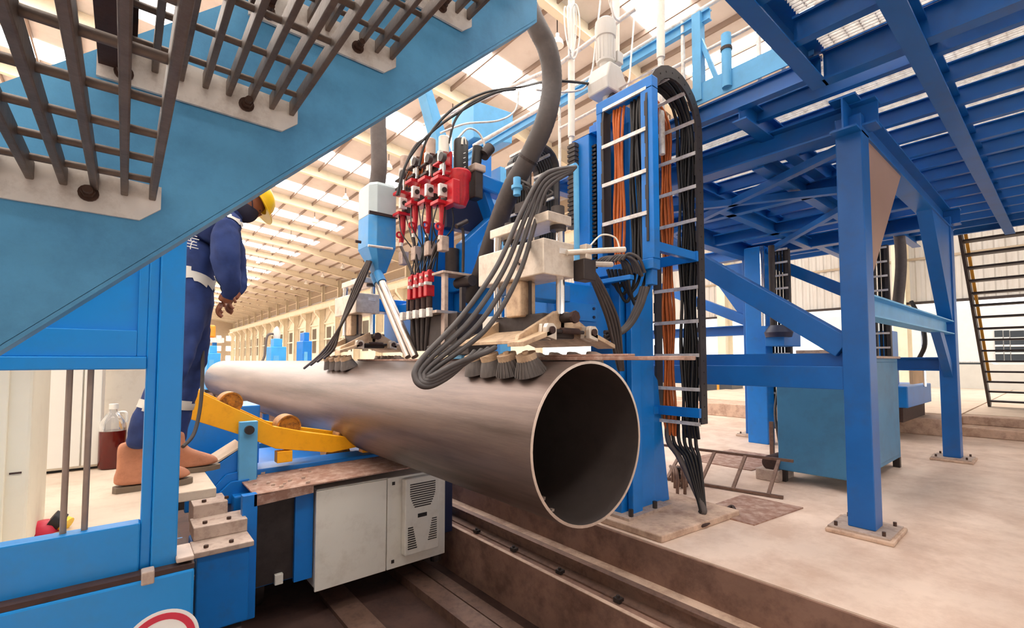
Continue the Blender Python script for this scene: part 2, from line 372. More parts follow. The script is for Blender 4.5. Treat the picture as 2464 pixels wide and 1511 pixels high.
# ================================================================ staircase over the viewpoint
YS = 1.0
b0 = at(0, 832, y=YS); b1 = at(1290, 48, y=YS); sl = (b1.z - b0.z) / (b1.x - b0.x)
tp = at(390, 74, y=YS); hgt = tp.z - (b0.z + sl * (tp.x - b0.x))
def zb(x): return b0.z + sl * (x - b0.x)
st = thing('staircase', (-1.05, .55, 0), 'steel staircase with blue stringer and open grating treads overhead at upper left', 'staircase')
XA, XB = -1.6, at(1292, 40, y=YS).x
for nm, y, s in (('stringer', YS, 1), ('stringer', .04, -1)):
    m = MB()
    m.prism([(XA, y, zb(XA)), (XB, y, zb(XB)), (XB, y, zb(XB) + hgt), (XA, y, zb(XA) + hgt)], (0, s * .010, 0))
    o = m.build(nm, 'blue_stair', st)
    f = MB()
    for dz in (-.008, hgt):
        f.prism([(XA, y, zb(XA) + dz), (XB, y, zb(XB) + dz), (XB, y, zb(XB) + dz + .009), (XA, y, zb(XA) + dz + .009)], (0, s * .055, 0))
    f.build('flange', 'blue_stair', o)
    MB().box((XA - .0, y - .004, 0), (XA + .08, y + s * .06, zb(XA) + .14)).build('support_leg', 'blue_stair', st)
corners = [(385, 540), (712, 330), (948, 190), (1130, 90)]
c3 = [at(u, v, y=YS) for u, v in corners]
dx = (c3[3].x - c3[0].x) / 3; dz = (c3[3].z - c3[0].z) / 3
TD = .305; yA, yB = .06, YS - .004
first = None
for k in range(-5, 7):
    xr = c3[0].x + dx * k; z = c3[0].z + dz * k
    if 0 <= k < 4: xr, z = c3[k].x, c3[k].z
    if xr > XB + .15: break
    xl = xr - TD
    m = MB()
    for y in (yB - .006,):
        m.prism([(xl, y, z + .004), (xr - .028, y, z), (xr, y, z + .024), (xr, y, z + .062), (xl, y, z + .078)], (0, .006, 0))
    t = m.build('tread', 'galv', st)
    dup(t, (0, yA - yB + .006, 0), t).name = 'end_plate'
    zbar = z + .036
    nb = 8
    bar0 = None
    for i in range(nb):
        x = xr - .012 - i * (TD - .05) / (nb - 1)
        if bar0 is None:
            bar0 = MB().box((x - .0048, yA + .006, zbar), (x + .0048, yB - .006, zbar + .028)).build('bearing_bar', 'galv_bar', t, bev=.002)
        else: dup(bar0, (x - ORG[bar0.name].x, 0, 0), t)
    y = yB - .055; rod0 = None
    while y > yA + .03:
        if rod0 is None:
            rod0 = MB().cyl((xl + .03, y, zbar + .02), (xr - .008, y, zbar + .02), .0055, n=8).build('cross_rod', 'galv_bar', t, smooth=50)
        else: dup(rod0, (0, y - ORG[rod0.name].y, 0), t)
        y -= .098
    MB().box((xl + .002, yA + .006, zbar - .012), (xl + .040, yB - .006, zbar + .04)).box((xl + .002, yA + .006, zbar + .035), (xl + .05, yB - .006, zbar + .041)).build('nosing', 'rust_dark', t)
    for bx, bz in ((xr - .092, z + .030), (xl + .034, z + .020)):
        MB().cyl((bx, yB - .010, bz), (bx, yB - .006, bz), .013, n=16).cyl((bx, yB - .022, bz), (bx, yB - .010, bz), .009, n=6).cyl((bx, yB - .034, bz), (bx, yB - .022, bz), .006, n=10).build('bolt', 'bolt', t)

# ================================================================ blue guard frame beside the stair
YF = 1.5
g = thing('guard_frame', (-.2, YF + .04, .95), 'blue painted steel guard frame with post, panel and rail behind the stair', 'guard frame')
pl, prt = at(378, 900, y=YF).x, at(440, 900, y=YF).x
zt = 1.9
zpb = at(400, 1382, y=YF).z
MB().box((pl, YF, zpb), (prt, YF + .07, zt)).build('post', 'blue_guard', g, bev=.004)
MB().box((pl - .022, YF + .012, zpb + .02), (pl, YF + .06, zt - .02)).build('post_flange', 'blue_guard', g, bev=.003)
zr1, zr0 = at(300, 858, y=YF).z, at(300, 889, y=YF).z
xL = -1.9
MB().box((xL, YF + .005, zr0), (pl - .022, YF + .05, zr1)).build('rail', 'blue_guard', g, bev=.003)
MB().box((xL, YF + .03, zr1), (pl - .022, YF + .04, zt)).build('upper_panel', 'blue_guard', g)
fx = at(335, 700, y=YF).x
MB().box((fx, YF + .016, zr1), (pl - .022, YF + .03, zt)).box((xL, YF + .016, at(200, 770, y=YF).z - .02), (fx, YF + .03, zr1)).build('panel_frame', 'blue_guard', g, bev=.002)
za, zb_ = at(358, 1256, y=YF).z, at(350, 1380, y=YF).z
MB().box((xL, YF + .005, zb_), (pl - .022, YF + .05, za)).build('lower_panel', 'blue_guard', g, bev=.004)
for u in (160, 211):
    x = at(u, 1080, y=YF + .03).x
    MB().cyl((x, YF + .03, za - .01), (x, YF + .03, zr0 + .01), .0062, n=10).build('upright_rod', 'rod_steel', g, smooth=50)
# base housing
YB = 1.465
bs = thing('base_housing', (-.6, YB + .2, 0), 'blue machine base housing with a prohibition sign at the lower left corner', 'machine base')
xr = at(466, 1440, y=YB).x; zt2 = at(380, 1388, y=YB).z
MB().box((-2.2, YB, 0), (xr, 1.75, zt2)).build('housing', 'blue_guard', bs, bev=.006)
MB().box((-2.2, YB + .004, zt2), (xr, YF + .2, zt2 + .012)).build('dirt_ledge', 'rust_dark', bs)
MB().box((at(340, 1380, y=YB).x, YB - .006, zt2 - .012), (at(372, 1380, y=YB).x, YB + .03, zt2 + .02)).box((at(425, 1360, y=YB).x, YB + .01, zt2 + .018), (xr + .0, YB + .12, zt2 + .03)).build('clip', 'dust_steel', bs, bev=.003)
sc = at(388, 1546, y=YB)
sg = thing('prohibition_sign', (sc.x, YB, sc.z - .08), 'round white prohibition sign with red ring stuck on the blue housing', 'sign')
MB().cyl((sc.x, YB - .001, sc.z), (sc.x, YB - .003, sc.z), .078, n=48).build('disc', 'white_paint', sg)
MB().ring((sc.x, YB - .003, sc.z), (sc.x, YB - .0045, sc.z), .070, .055, 48).build('red_ring', 'sign_red', sg)
MB().beam((sc.x - .042, YB - .0038, sc.z + .042), (sc.x + .042, YB - .0038, sc.z - .042), .0015, .014, up=(0, 1, 0)).build('red_bar', 'sign_red', sg)

# ================================================================ the raised walkway and what stands on it
ZP = .825
XE = .165
wk = thing('walkway', (-1, 3.5, 0), 'raised concrete walkway the worker stands on behind the guard frame', 'walkway')
MB().box((-3.2, YF + .26, ZP - .08), (XE, 7.0, ZP)).build('deck', 'deck', wk)
MB().box((-3.2, YF + .30, 0), (XE - .06, 7.0, ZP - .08)).build('plinth', 'pit_concrete', wk)
MB().box((XE, 2.95, ZP - .05), (.40, 3.62, ZP - .001)).build('step_plate', 'deck', wk, bev=.004)
MB().box((XE - .02, 3.4, .62), (.30, 3.44, ZP - .05)).build('bracket', 'dark_steel', wk)
MB().channel((XE + .012, YF + .3, ZP - .07), (XE + .012, 7.0, ZP - .07), .03, .13).build('edge_channel', 'rust_dark', wk)
p = at(88, 1145, z=ZP); yc = p.y
cb = thing('white_cabinet', (p.x, yc, ZP), 'plain white sheet metal cabinet on the walkway behind the thin rods', 'cabinet')
xr = at(240, 1120, y=yc).x
MB().box((-1.2, yc + .02, ZP + .015), (xr, yc + .5, ZP + 1.5)).build('body', 'white_cab', cb, bev=.004)
sx = at(198, 1000, y=yc).x
MB().box((p.x, yc, ZP + .03), (sx - .004, yc + .02, ZP + 1.48)).build('door', 'white_paint', cb, bev=.003)
MB().box((sx + .004, yc, ZP + .03), (xr - .004, yc + .02, ZP + 1.48)).build('door', 'white_paint', cb, bev=.003)
MB().box((-1.2, yc + .04, ZP), (xr - .01, yc + .45, ZP + .015)).build('plinth', 'black', cb)
yg = yc + .62
pg = MB().box((at(232, 1000, y=yg).x, yg, ZP), (at(372, 1000, y=yg).x, yg + .4, ZP + 1.3))
tag(pg.build('grey_cabinet', 'white_cab', bev=.006), 'pale grey cabinet standing behind the bottle and worker', 'cabinet')
yk = 2.35
ck = thing('cream_cabinet', (-1, yk + .2, ZP), 'cream painted cabinet edge at the left end of the walkway', 'cabinet')
MB().box((-1.6, yk, ZP), (at(78, 1000, y=yk).x, yk + .5, ZP + 1.4)).build('body', 'cream', ck, bev=.01)
MB().box((-1.6, yk - .012, ZP + .02), (at(20, 1000, y=yk).x, yk, ZP + 1.38)).build('door', 'cream', ck, bev=.004)
a = at(22, 1142, y=yk); b = at(52, 1138, y=yk)
MB().box((a.x, yk - .003, a.z), (b.x, yk + .001, a.z + .006)).build('slot', 'rust_dark', ck)
# bottle
p = at(268, 1126, z=ZP); q = at(268, 972, y=p.y); h = q.z - ZP
bt = thing('bottle', (p.x, p.y, ZP), 'clear plastic jug half full of dark red liquid beside the cabinet', 'bottle')
r = .068
MB().lathe((p.x, p.y, ZP), [(0, h * .585), (r, h * .585), (r, h * .62), (r * .93, h * .72), (r * .5, h * .85), (r * .3, h * .88), (r * .3, h * .93), (0, h * .93)], 24).build('shell', 'plastic_clear', bt, smooth=50)
MB().lathe((p.x, p.y, ZP + .004), [(0, 0), (r * .9, 0), (r, .015), (r, h * .575), (0, h * .575)], 24).build('liquid', 'dark_liquid', bt, smooth=50)
MB().lathe((p.x, p.y, ZP), [(0, h * .92), (r * .36, h * .92), (r * .36, h), (0, h)], 16).build('cap', 'white_paint', bt, smooth=50)
MB().tube([(p.x + r * .3, p.y, ZP + h * .86), (p.x + r * .9, p.y, ZP + h * .85), (p.x + r * .95, p.y, ZP + h * .7)], .008).build('handle', 'white_paint', bt, smooth=60)
# small torch and red cap near the lower panel
p = at(140, 1245, z=ZP + .05)
tc = thing('torch', (p.x, p.y, ZP), 'small black torch with yellow band lying at the walkway edge', 'torch')
MB().cyl((p.x - .02, p.y, ZP + .05), (p.x + .012, p.y, ZP + .028), .034, n=16).build('head', 'black', tc, smooth=50)
MB().cyl((p.x + .012, p.y, ZP + .028), (p.x + .03, p.y - .01, ZP + .018), .028, n=16).build('band', 'hardhat', tc, smooth=50)
p = at(105, 1268, z=ZP + .02)
tag(MB().lathe((p.x, p.y, ZP), [(0, 0), (.05, 0), (.045, .03), (.02, .045), (0, .045)], 14).build('red_cap', 'sign_red', smooth=50), 'small red plastic cap lying beside the black torch', 'cap')
# ================================================================ right hand gantry and platform
GX1, GX2, GY1, GY2, GY3 = 4.95, 9.6, 1.13, 4.05, 7.0
LW, LD = .23, .20; ZG = 3.70
g = thing('platform_gantry', (7.4, 2.6, 0), 'tall blue steel gantry frame with braced box legs under the platform', 'gantry')
def leg(x, y):
    l = MB().box((x, y, .05), (x + LW, y + LD, ZG)).build('leg', 'blue_gantry', g, bev=.008)
    MB().box((x - .12, y - .12, .035), (x + LW + .12, y + LD + .12, .05)).build('base_plate', 'dust_steel', l)
    MB().prism([(x - .15, y - .15, 0), (x + LW + .16, y - .14, 0), (x + LW + .15, y + LD + .16, 0), (x - .16, y + LD + .13, 0)], (0, 0, .035)).build('grout_pad', 'pit_edge', l, bev=.01)
    for a in (-.07, LW + .07):
        for b in (-.07, LD + .07):
            MB().cyl((x + a, y + b, .05), (x + a, y + b, .085), .014, n=6).build('anchor_bolt', 'bolt', l)
for x in (GX1, GX2):
    for y in (GY1, GY2): leg(x, y)
leg(GX2, GY3)
cx1, cx2 = GX1 + LW / 2, GX2 + LW / 2; cy = [y + LD / 2 for y in (GY1, GY2, GY3)]
# top beams
for x, ya, yb in ((cx1, GY1 - .1, GY2 + LD + .1), (cx2, GY1 - .1, GY3 + LD)):
    MB().ibeam((x, ya, ZG + .0), (x, yb, ZG + .0), .2, .24, .014, .018).build('top_beam', 'blue_gantry', g)
for y in cy[:2]:
    MB().ibeam((GX1 - .15, y, ZG - .02), (GX2 + LW + .1, y, ZG - .02), .2, .30, .014, .018).build('top_beam', 'blue_gantry', g)
# intermediate top members and plan bracing
for y in (2.1, 3.05):
    MB().ibeam((GX1 + LW, y, ZG - .05), (GX2, y, ZG - .05), .12, .18).build('cross_beam', 'blue_gantry', g)
for x in (6.6, 8.1):
    MB().ibeam((x, GY1 + LD, ZG - .05), (x, GY2, ZG - .05), .12, .18).build('cross_beam', 'blue_gantry', g)
for a, b in (((GX1 + .2, GY1 + .2, ZG - .2), (6.6, GY2, ZG - .2)), ((GX1 + .2, GY2, ZG - .2), (6.6, GY1 + .2, ZG - .2)), ((6.6, GY1 + .2, ZG - .2), (GX2, GY2, ZG - .2))):
    MB().beam(a, b, .08, .08).build('plan_brace', 'blue_gantry', g)
# diagonals and ties of the left side frame
MB().beam((cx1, GY2 - .05, 3.55), (cx1, GY1 + LD, 1.62), .2, .2, up=(1, 0, 0)).build('diagonal_brace', 'blue_gantry', g, bev=.006)
MB().beam((cx2, GY2 + .2, 3.75), (cx2, GY1 + LD, 2.0), .2, .2, up=(1, 0, 0)).build('diagonal_brace', 'blue_gantry', g, bev=.006)
MB().beam((cx2, GY2 + .15, 2.3), (cx2, GY3, 3.6), .2, .16, up=(1, 0, 0)).build('diagonal_brace', 'blue_gantry', g, bev=.006)
MB().box((GX1 + .01, GY1 + LD, 1.24), (GX1 + .20, GY2, 1.45)).build('side_beam', 'blue_gantry', g, bev=.006)
MB().channel((cx1 + .05, GY1 + LD, 1.51), (cx1 + .05, GY2, 1.51), .12, .12).build('side_beam', 'blue_gantry', g)
MB().ibeam((cx2, GY1 + LD, 1.45), (cx2, GY2, 1.45), .2, .21).build('side_beam', 'blue_gantry', g)
MB().ibeam((cx2, GY2 + LD, 2.12), (cx2, GY3, 2.12), .2, .2).build('side_beam', 'blue_gantry', g)
MB().ibeam((cx1 + .1, cy[0], 2.0), (cx2 - .1, cy[0], 2.0), .18, .2, .012, .016).build('portal_beam', 'blue_pale', g)
MB().prism([(GX2 - .9, GY1 + .05, 1.9), (GX2, GY1 + .05, 1.25), (GX2, GY1 + .05, 1.45), (GX2 - .6, GY1 + .05, 1.9)], (0, .1, 0)).build('knee_brace', 'blue_gantry', g)
# tapered haunches
for s, x, z0 in ((1, GX1 + LW, 2.25), (-1, GX2, 2.05)):
    MB().prism([(x, GY1 + .02, ZG - .16), (x + s * 1.35, GY1 + .02, ZG - .16), (x + s * .02, GY1 + .02, z0), (x, GY1 + .02, z0)], (0, LD - .04, 0)).build('haunch', 'blue_gantry' if s < 0 else 'floor_bounce_brown', g)  # left haunch painted with floor bounce brown instead of the gantry blue
MB().prism([(cx2 - .05, GY2 + .0, ZG - .2), (cx2 - .05, GY2 - .02, 1.95), (cx2 - .05, GY2 + 1.0, ZG - .2)], (.1, 0, 0)).build('haunch', 'blue_gantry', g)

# ---------------------------------------------------------------- platform
PX_, PXR, PYN, PYF = 4.42, 12.2, -2.6, 4.4
ZJ0, ZJ1 = 3.885, 4.05
pf = thing('platform', (8, 1, ZJ0), 'blue steel platform of joists and open grating overhead on the gantry', 'platform')
MB().ibeam((PX_, 1.27, 3.965), (PX_, PYF, 3.965), .09, .17).build('edge_joist', 'blue_gantry', pf)
k = 0; x = PX_ + .40; j0 = None
xs = []
while x < PXR:
    xs.append(x)
    if j0 is None: j0 = MB().ibeam((x, PYN, (ZJ0 + ZJ1) / 2), (x, PYF, (ZJ0 + ZJ1) / 2), .07, ZJ1 - ZJ0, .008, .012).build('joist', 'blue_gantry', pf)
    else: dup(j0, (x - xs[0], 0, 0), pf)
    x += .56
for y in (-1.2, .66, 1.95, 3.2, PYF, PYN):
    MB().ibeam((PX_ if y > 1 else 2.5, y, ZJ0 + .0), (PXR, y, ZJ0 + .0), .13, .22, .012, .016).build('cross_beam', 'blue_gantry', pf)
MB().channel((2.4, 1.29, 3.96), (PX_ + .05, 1.29, 3.96), .12, .30).build('edge_beam', 'blue_gantry', pf)
MB().ibeam((PX_, PYN, 3.94), (PX_, 1.25, 3.94), .12, .26, .014, .018).build('main_beam', 'blue_gantry', pf)
MB().channel((2.45, PYN, 3.96), (2.45, 1.25, 3.96), .12, .30).build('edge_beam', 'blue_gantry', pf)
def grating(xa, xb, ya, yb, z):
    m = MB(); x = xa + .02
    while x < xb - .01: m.box((x - .0025, ya, z), (x + .0025, yb, z + .03)); x += .041
    y = ya + .05
    while y < yb: m.box((xa + .01, y - .004, z + .018), (xb - .01, y + .004, z + .026)); y += .10
    o = m.build('grating_panel', 'galv', pf); o['kind'] = 'stuff'
edges = [PX_ + .02] + xs + [PXR]
for a, b in zip(edges[:-1], edges[1:]):
    for ya, yb in ((PYN, .62), (.63, 1.93), (1.94, PYF)):
        if a < 4.5 and yb > 1 and ya < 1: ya = 1.27 if ya > 0 else ya
        grating(a, b, ya, yb, ZJ1)
for x in (2.5, 3.14, 3.78): grating(x, x + .63, PYN, 1.22, ZJ1)
for x in (3.14, 3.78): MB().ibeam((x, PYN, 3.95), (x, 1.25, 3.95), .08, .2).build('joist', 'blue_gantry', pf)
# toe plate on the left edge
MB().prism([(PX_ - .07, 1.30, 4.06), (PX_ - .07, 2.35, 4.06), (PX_ - .07, 2.40, 4.10), (PX_ - .07, 2.40, 4.24), (PX_ - .07, 2.36, 4.27), (PX_ - .07, 1.33, 4.27), (PX_ - .07, 1.30, 4.24)], (.012, 0, 0)).build('toe_plate', 'blue_pale', pf)
# hand rails on the left edge
ZH = 5.06
hx = PX_ - .02
MB().tube([(hx, .2, ZH), (hx, 9.5, ZH)], .022, 10, False).build('hand_rail', 'galv', pf, smooth=50)
MB().tube([(hx, 1.35, ZH - .45), (hx, 4.3, ZH - .45)], .018, 10, False).build('mid_rail', 'galv', pf, smooth=50)
MB().ibeam((hx, 2.2, ZH - .10), (hx, 6.5, ZH - .10), .06, .11, .008, .01).build('rail_beam', 'blue_pale', pf)
for y in (1.45, 1.55, 1.75, 2.5, 3.3, 4.3):
    MB().tube([(hx, y, 4.05), (hx, y, ZH)], .02, 10, False).build('rail_post', 'galv', pf, smooth=50)
MB().beam((hx - .02, 2.32, 4.1), (hx - .02, 2.32, ZH - .05), .09, .09).build('rail_post', 'blue_pale', pf)
MB().beam((hx - .02, 2.12, 4.2), (hx - .02, 2.3, 4.75), .04, .04).build('rail_brace', 'blue_pale', pf)
for y in (1.5, 1.62):
    MB().tube([(hx - .03, y, 4.1), (hx - .05, y, 4.75), (hx - .15, y + .02, 4.85), (hx - .18, y + .03, 5.2)], .016, 8).build('bent_pipe', 'galv', pf, smooth=50)
MB().cyl((hx - .06, 2.02, 4.1), (hx - .06, 2.02, 4.62), .045, n=16).build('stub_pipe', 'blue_pale', pf, smooth=50)
MB().ring((hx - .06, 2.02, 4.46), (hx - .06, 2.02, 4.49), .053, .044, 16).build('pipe_clamp', 'dark_steel', pf)
# ================================================================ right hand side: cabinet, stairs, kerbs
cbx = thing('control_cabinet', (7.3, 2.2, 0), 'large blue sheet steel control cabinet standing under the gantry', 'cabinet')
A = at(1918, 1160, z=0); B = at(2112, 1190, z=0)
X0, YN, YF_ = 6.35, 1.62, 2.42; X1 = 8.5; ZT = at(1950, 862, x=6.35).z
MB().box((X0, YN, .14), (X1, YF_, ZT)).build('body', 'blue_cab', cbx, bev=.01)
MB().box((X0 - .03, YN - .03, ZT), (X1 + .03, YF_ + .03, ZT + .03)).build('lid', 'dust_steel', cbx)
for x in (X0, X1 - .08):
    for y in (YN, YF_ - .08): MB().box((x, y, 0), (x + .08, y + .08, .14)).build('foot', 'dark_steel', cbx)
MB().box((X0 + .08, YN - .014, .2), (X1 - .08, YN, ZT - .05)).build('door', 'blue_cab', cbx, bev=.006)
MB().tube([(X0 + .5, YN - .014, .98), (X0 + .5, YN - .06, .98), (X0 + .5, YN - .06, .78), (X0 + .5, YN - .014, .78)], .012, 8, False).build('handle', 'dark_steel', cbx)
MB().box((X0 + .52, YN - .03, .56), (X0 + .72, YN - .014, .66)).cyl((X0 + .62, YN - .03, .6), (X0 + .62, YN - .05, .6), .04, n=12).build('latch', 'dark_steel', cbx)
MB().box((X0 + .1, YN + .2, ZT + .03), (X0 + .7, YN + .6, ZT + .10)).build('top_tray', 'dust_steel', cbx)

# raised kerb and steps in front of the far stair
kb = struct(MB().box((12.5, 1.55, 0), (XW + 16, 9, .34)).build('floor_kerb', 'pit_edge', bev=.02))
MB().box((12.9, -6, 0), (XW + 16, 1.55, .18)).build('step', 'pit_edge', kb, bev=.02)
MB().box((13.5, -6, .18), (XW + 16, 1.55, .36)).build('step', 'pit_edge', kb, bev=.02)
MB().box((13.6, 1.6, .34), (XW + 15.9, 9, .36)).box((13.9, -6, .36), (XW + 15.9, 1.55, .37)).build('top_surface', 'concrete_far', kb)
# far stair up to the platform
sy0, sy1 = 1.38, .1
fs = thing('access_stair', (17.2, .7, .37), 'steel access stair with yellow edged stringer rising to the platform at right', 'stair')
pb = at(2382, 972, y=sy0); pt = at(2306, 535, y=sy0)
for y, nm in ((sy0, 'near'), (-1.2, 'far')):
    m = MB().beam((pb.x, y, .37), (pt.x, y, pt.z), .05, .22, up=(0, 0, 1)).build('stringer', 'dark_steel', fs)
MB().beam((pb.x - .35, sy0 - .05, 1.0), (pt.x + .2, sy0 - .05, pt.z + .1), .05, .05).build('yellow_rail', 'yellow_band', fs)
NT = 16; t0 = None
for i in range(NT):
    t = (i + .6) / NT; x = pb.x + (pt.x - pb.x) * t; z = .37 + (pt.z - .37) * t
    if t0 is None: t0 = MB().box((x - .13, -1.2, z - .02), (x + .13, sy0 - .03, z + .02)).build('tread', 'dark_steel', fs); q0 = V(x, 0, z)
    else: dup(t0, (x - q0.x, 0, z - q0.z), fs)
MB().box((pt.x - 1.4, -2.2, pt.z + .02), (pt.x + .1, sy0 + .2, pt.z + .30)).build('landing_beam', 'galv', fs)
# stacked bins, second machine and its hoses in the background
def bin_(x, y, w, d, h, m, lab, legs=True):
    t = thing('storage_bin', (x, y, 0), lab, 'bin', 'bins on the far floor')
    MB().box((x - w / 2, y - d / 2, .12), (x + w / 2, y + d / 2, h)).build('box', m, t, bev=.01)
    MB().box((x - w / 2 - .03, y - d / 2 - .03, h), (x + w / 2 + .03, y + d / 2 + .03, h + .04)).build('rim', m, t)
    for a in (-1, 1):
        for b in (-1, 1): MB().box((x + a * (w / 2 - .08) - .04, y + b * (d / 2 - .08) - .04, 0), (x + a * (w / 2 - .08) + .04, y + b * (d / 2 - .08) + .04, .12)).build('foot', 'dark_steel', t)
    MB().box((x - w / 2 - .01, y - .05, .12), (x - w / 2, y + .05, h)).build('strap', 'yellow_band', t)
    return t
p = at(1775, 952, z=0); bin_(p.x - 1.2, p.y, 1.0, 1.1, .85, 'glass_dark', 'dark slatted bin on the floor between gantry leg and cable carrier')
mc = thing('second_machine', (12.5, 3.0, .34), 'blue machine base with brown underside behind the far gantry leg', 'machine')
MB().box((11.2, 2.0, .62), (13.4, 3.4, 1.02)).build('bed', 'blue_machine', mc, bev=.02)
MB().box((11.3, 2.1, .34), (13.3, 3.3, .62)).build('underframe', 'rust_dark', mc)
MB().box((11.7, 2.3, 1.02), (12.2, 3.2, 2.1)).build('pillar', 'blue_machine', mc, bev=.02)
MB().box((11.4, 1.95, 1.06), (12.3, 2.0, 1.45)).build('cover', 'cardboard', mc)
MB().cyl((11.5, 1.8, 1.02), (11.5, 1.8, 2.4), .025, n=10).build('lamp_post', 'chrome', mc)
MB().tube([(11.2, 1.9, 2.6), (11.1, 1.75, 2.2), (11.0, 1.7, 1.8), (11.1, 1.8, 1.55)], .035, 8).build('cable_loop', 'black', mc)
# cars and building outside
cy_ = at(2312, 880, x=30.5).y
cr = thing('parked_car', (30.5, cy_, 0), 'pale parked car seen outside beyond the white low wall', 'car')
MB().prism([(29.6, cy_ + a, b) for a, b in ((-2, .4), (2.2, .4), (2.2, .9), (1.4, 1.0), (.8, 1.5), (-1.0, 1.5), (-1.6, 1.0), (-2, .95))], (1.7, 0, 0)).build('body', 'galv', cr, bev=.06)
MB().prism([(29.57, cy_ - .95, 1.05), (29.57, cy_ + 1.1, 1.05), (29.57, cy_ + .72, 1.41), (29.57, cy_ - .8, 1.41)], (.04, 0, 0)).build('window', 'glass_dark', cr)
for y in (-1.2, 1.4): MB().cyl((29.55, cy_ + y, .33), (29.8, cy_ + y, .33), .33, n=20).build('wheel', 'black', cr)
hb = thing('office_building', (46, 0, 0), 'white office building with dark windows far outside on the right', 'building')
MB().box((46, -30, 0), (52, 14, 5.2)).build('walls', 'white_paint', hb)
for u0, u1 in ((2396, 2412), (2418, 2428), (2434, 2464)):
    a = at(u0, 868, x=45.95); b = at(u1, 795, x=45.95)
    f = MB().box((45.93, min(a.y, b.y), a.z), (46.0, max(a.y, b.y), b.z)).build('window', 'glass_dark', hb)
    for t in (.25, .5, .75): MB().box((45.90, min(a.y, b.y), a.z + (b.z - a.z) * t - .06), (45.93, max(a.y, b.y), a.z + (b.z - a.z) * t + .06)).build('bar', 'white_paint', f)
# second cable tower behind the gantry
def ladder_chain(name, label, x, y0, y1, z0, z1, step, rung='galv', mat_='black'):
    t = thing(name, (x, (y0 + y1) / 2, z0), label, 'cable carrier', 'far cable carriers')
    for y in (y0, y1): MB().box((x - .05, y - .03, z0), (x + .05, y + .03, z1)).build('side_plate', 'black_chain', t)
    z = z0 + .1; r0 = None; zz = z
    while z < z1:
        if r0 is None: r0 = MB().box((x - .07, y0 - .02, z), (x - .05, y1 + .02, z + .035)).build('rung', rung, t)
        else: dup(r0, (0, 0, z - zz), t)
        z += step
    yy = y0 + .06
    while yy < y1 - .04:
        MB().cyl((x, yy, z0 - .3), (x, yy, z1), .024, n=8).build('cable', mat_, t); yy += .055
    return t
yb = thing('second_tower', (9.3, 5.2, 0), 'blue column of the neighbouring machine seen through the gantry', 'machine column')
MB().box((8.9, 3.55, 0), (9.2, 3.9, 3.6)).build('column', 'blue_machine', yb, bev=.01)
MB().box((8.5, 3.1, 1.75), (9.25, 3.4, 2.1)).build('slide', 'blue_machine', yb, bev=.01)
MB().cyl((8.6, 3.3, 2.1), (8.6, 3.3, 3.5), .05, n=18).build('bellows', 'rubber', yb)
MB().cyl((8.5, 3.42, 2.1), (8.5, 3.42, 3.5), .035, n=14).build('guide_rod', 'chrome', yb, smooth=40)
MB().lathe((8.55, 3.2, 1.9), [(0, 0), (.2, 0), (.22, .08), (.14, .2), (0, .2)], 18).build('motor', 'navy_panel', yb, smooth=40)
a = at(1842, 700, x=9.3); b = at(1897, 700, x=9.3)
ladder_chain('cable_carrier', 'black cable carrier with light rungs behind the long diagonal brace', 9.3, b.y, a.y, .55, 3.55, .24)
a = at(2100, 600, x=10.6); b = at(2132, 600, x=10.6)
ladder_chain('cable_carrier', 'narrow black cable carrier between the portal legs', 10.6, b.y, a.y, .32, 3.6, .26)
hz = MB().tube([at(2140, 520, x=10.9), at(2162, 560, x=10.9), at(2168, 640, x=10.9), at(2160, 735, x=10.9)], .085, 12)
tag(hz.build('far_hose', 'hose_grey', smooth=60), 'thick grey hose hanging behind the haunched gantry leg', 'hose')
# ================================================================ main machine column with cable carrier
cm = thing('machine_tower', (3.9, 3.0, 0), 'bright blue machine tower with slide frame and gearmotor beside the pipe end', 'machine tower')
pad = MB().prism([(3.44, 2.22, 0), (4.62, 2.12, 0), (4.72, 3.7, 0), (3.44, 3.7, 0)], (0, 0, .06)).build('pad', 'pit_edge', cm, bev=.01)
CX0, CX1, CY0, CY1, CZ = 3.72, 4.12, 2.72, 3.15, 4.0
MB().box((CX0, CY0, .06), (CX1, CY1, CZ)).build('column', 'blue_machine', cm, bev=.008)
MB().box((CX0 - .12, CY0 + .02, .06), (CX0, CY1 - .05, CZ - .1)).build('guide_way', 'blue_machine', cm, bev=.006)
MB().box((CX0 - .05, CY0 - .06, .06), (CX0 + .10, CY0, CZ - .2)).build('guide_way', 'blue_machine', cm, bev=.006)
MB().prism([(CX1, CY0 + .02, .06), (CX1 + .28, CY0 + .02, .06), (CX1 + .10, CY0 + .02, 1.3), (CX1, CY0 + .02, 1.4)], (0, .3, 0)).build('buttress', 'blue_machine', cm, bev=.006)
MB().box((CX0 - .2, CY0 - .12, .06), (CX1 + .1, CY1 + .1, .085)).build('base_plate', 'dust_steel', cm)
for x in (CX0 - .13, CX0 + .25):
    MB().cyl((x, CY0 - .09, .085), (x, CY0 - .09, .15), .022, n=6).build('anchor_bolt', 'dark_steel', cm)
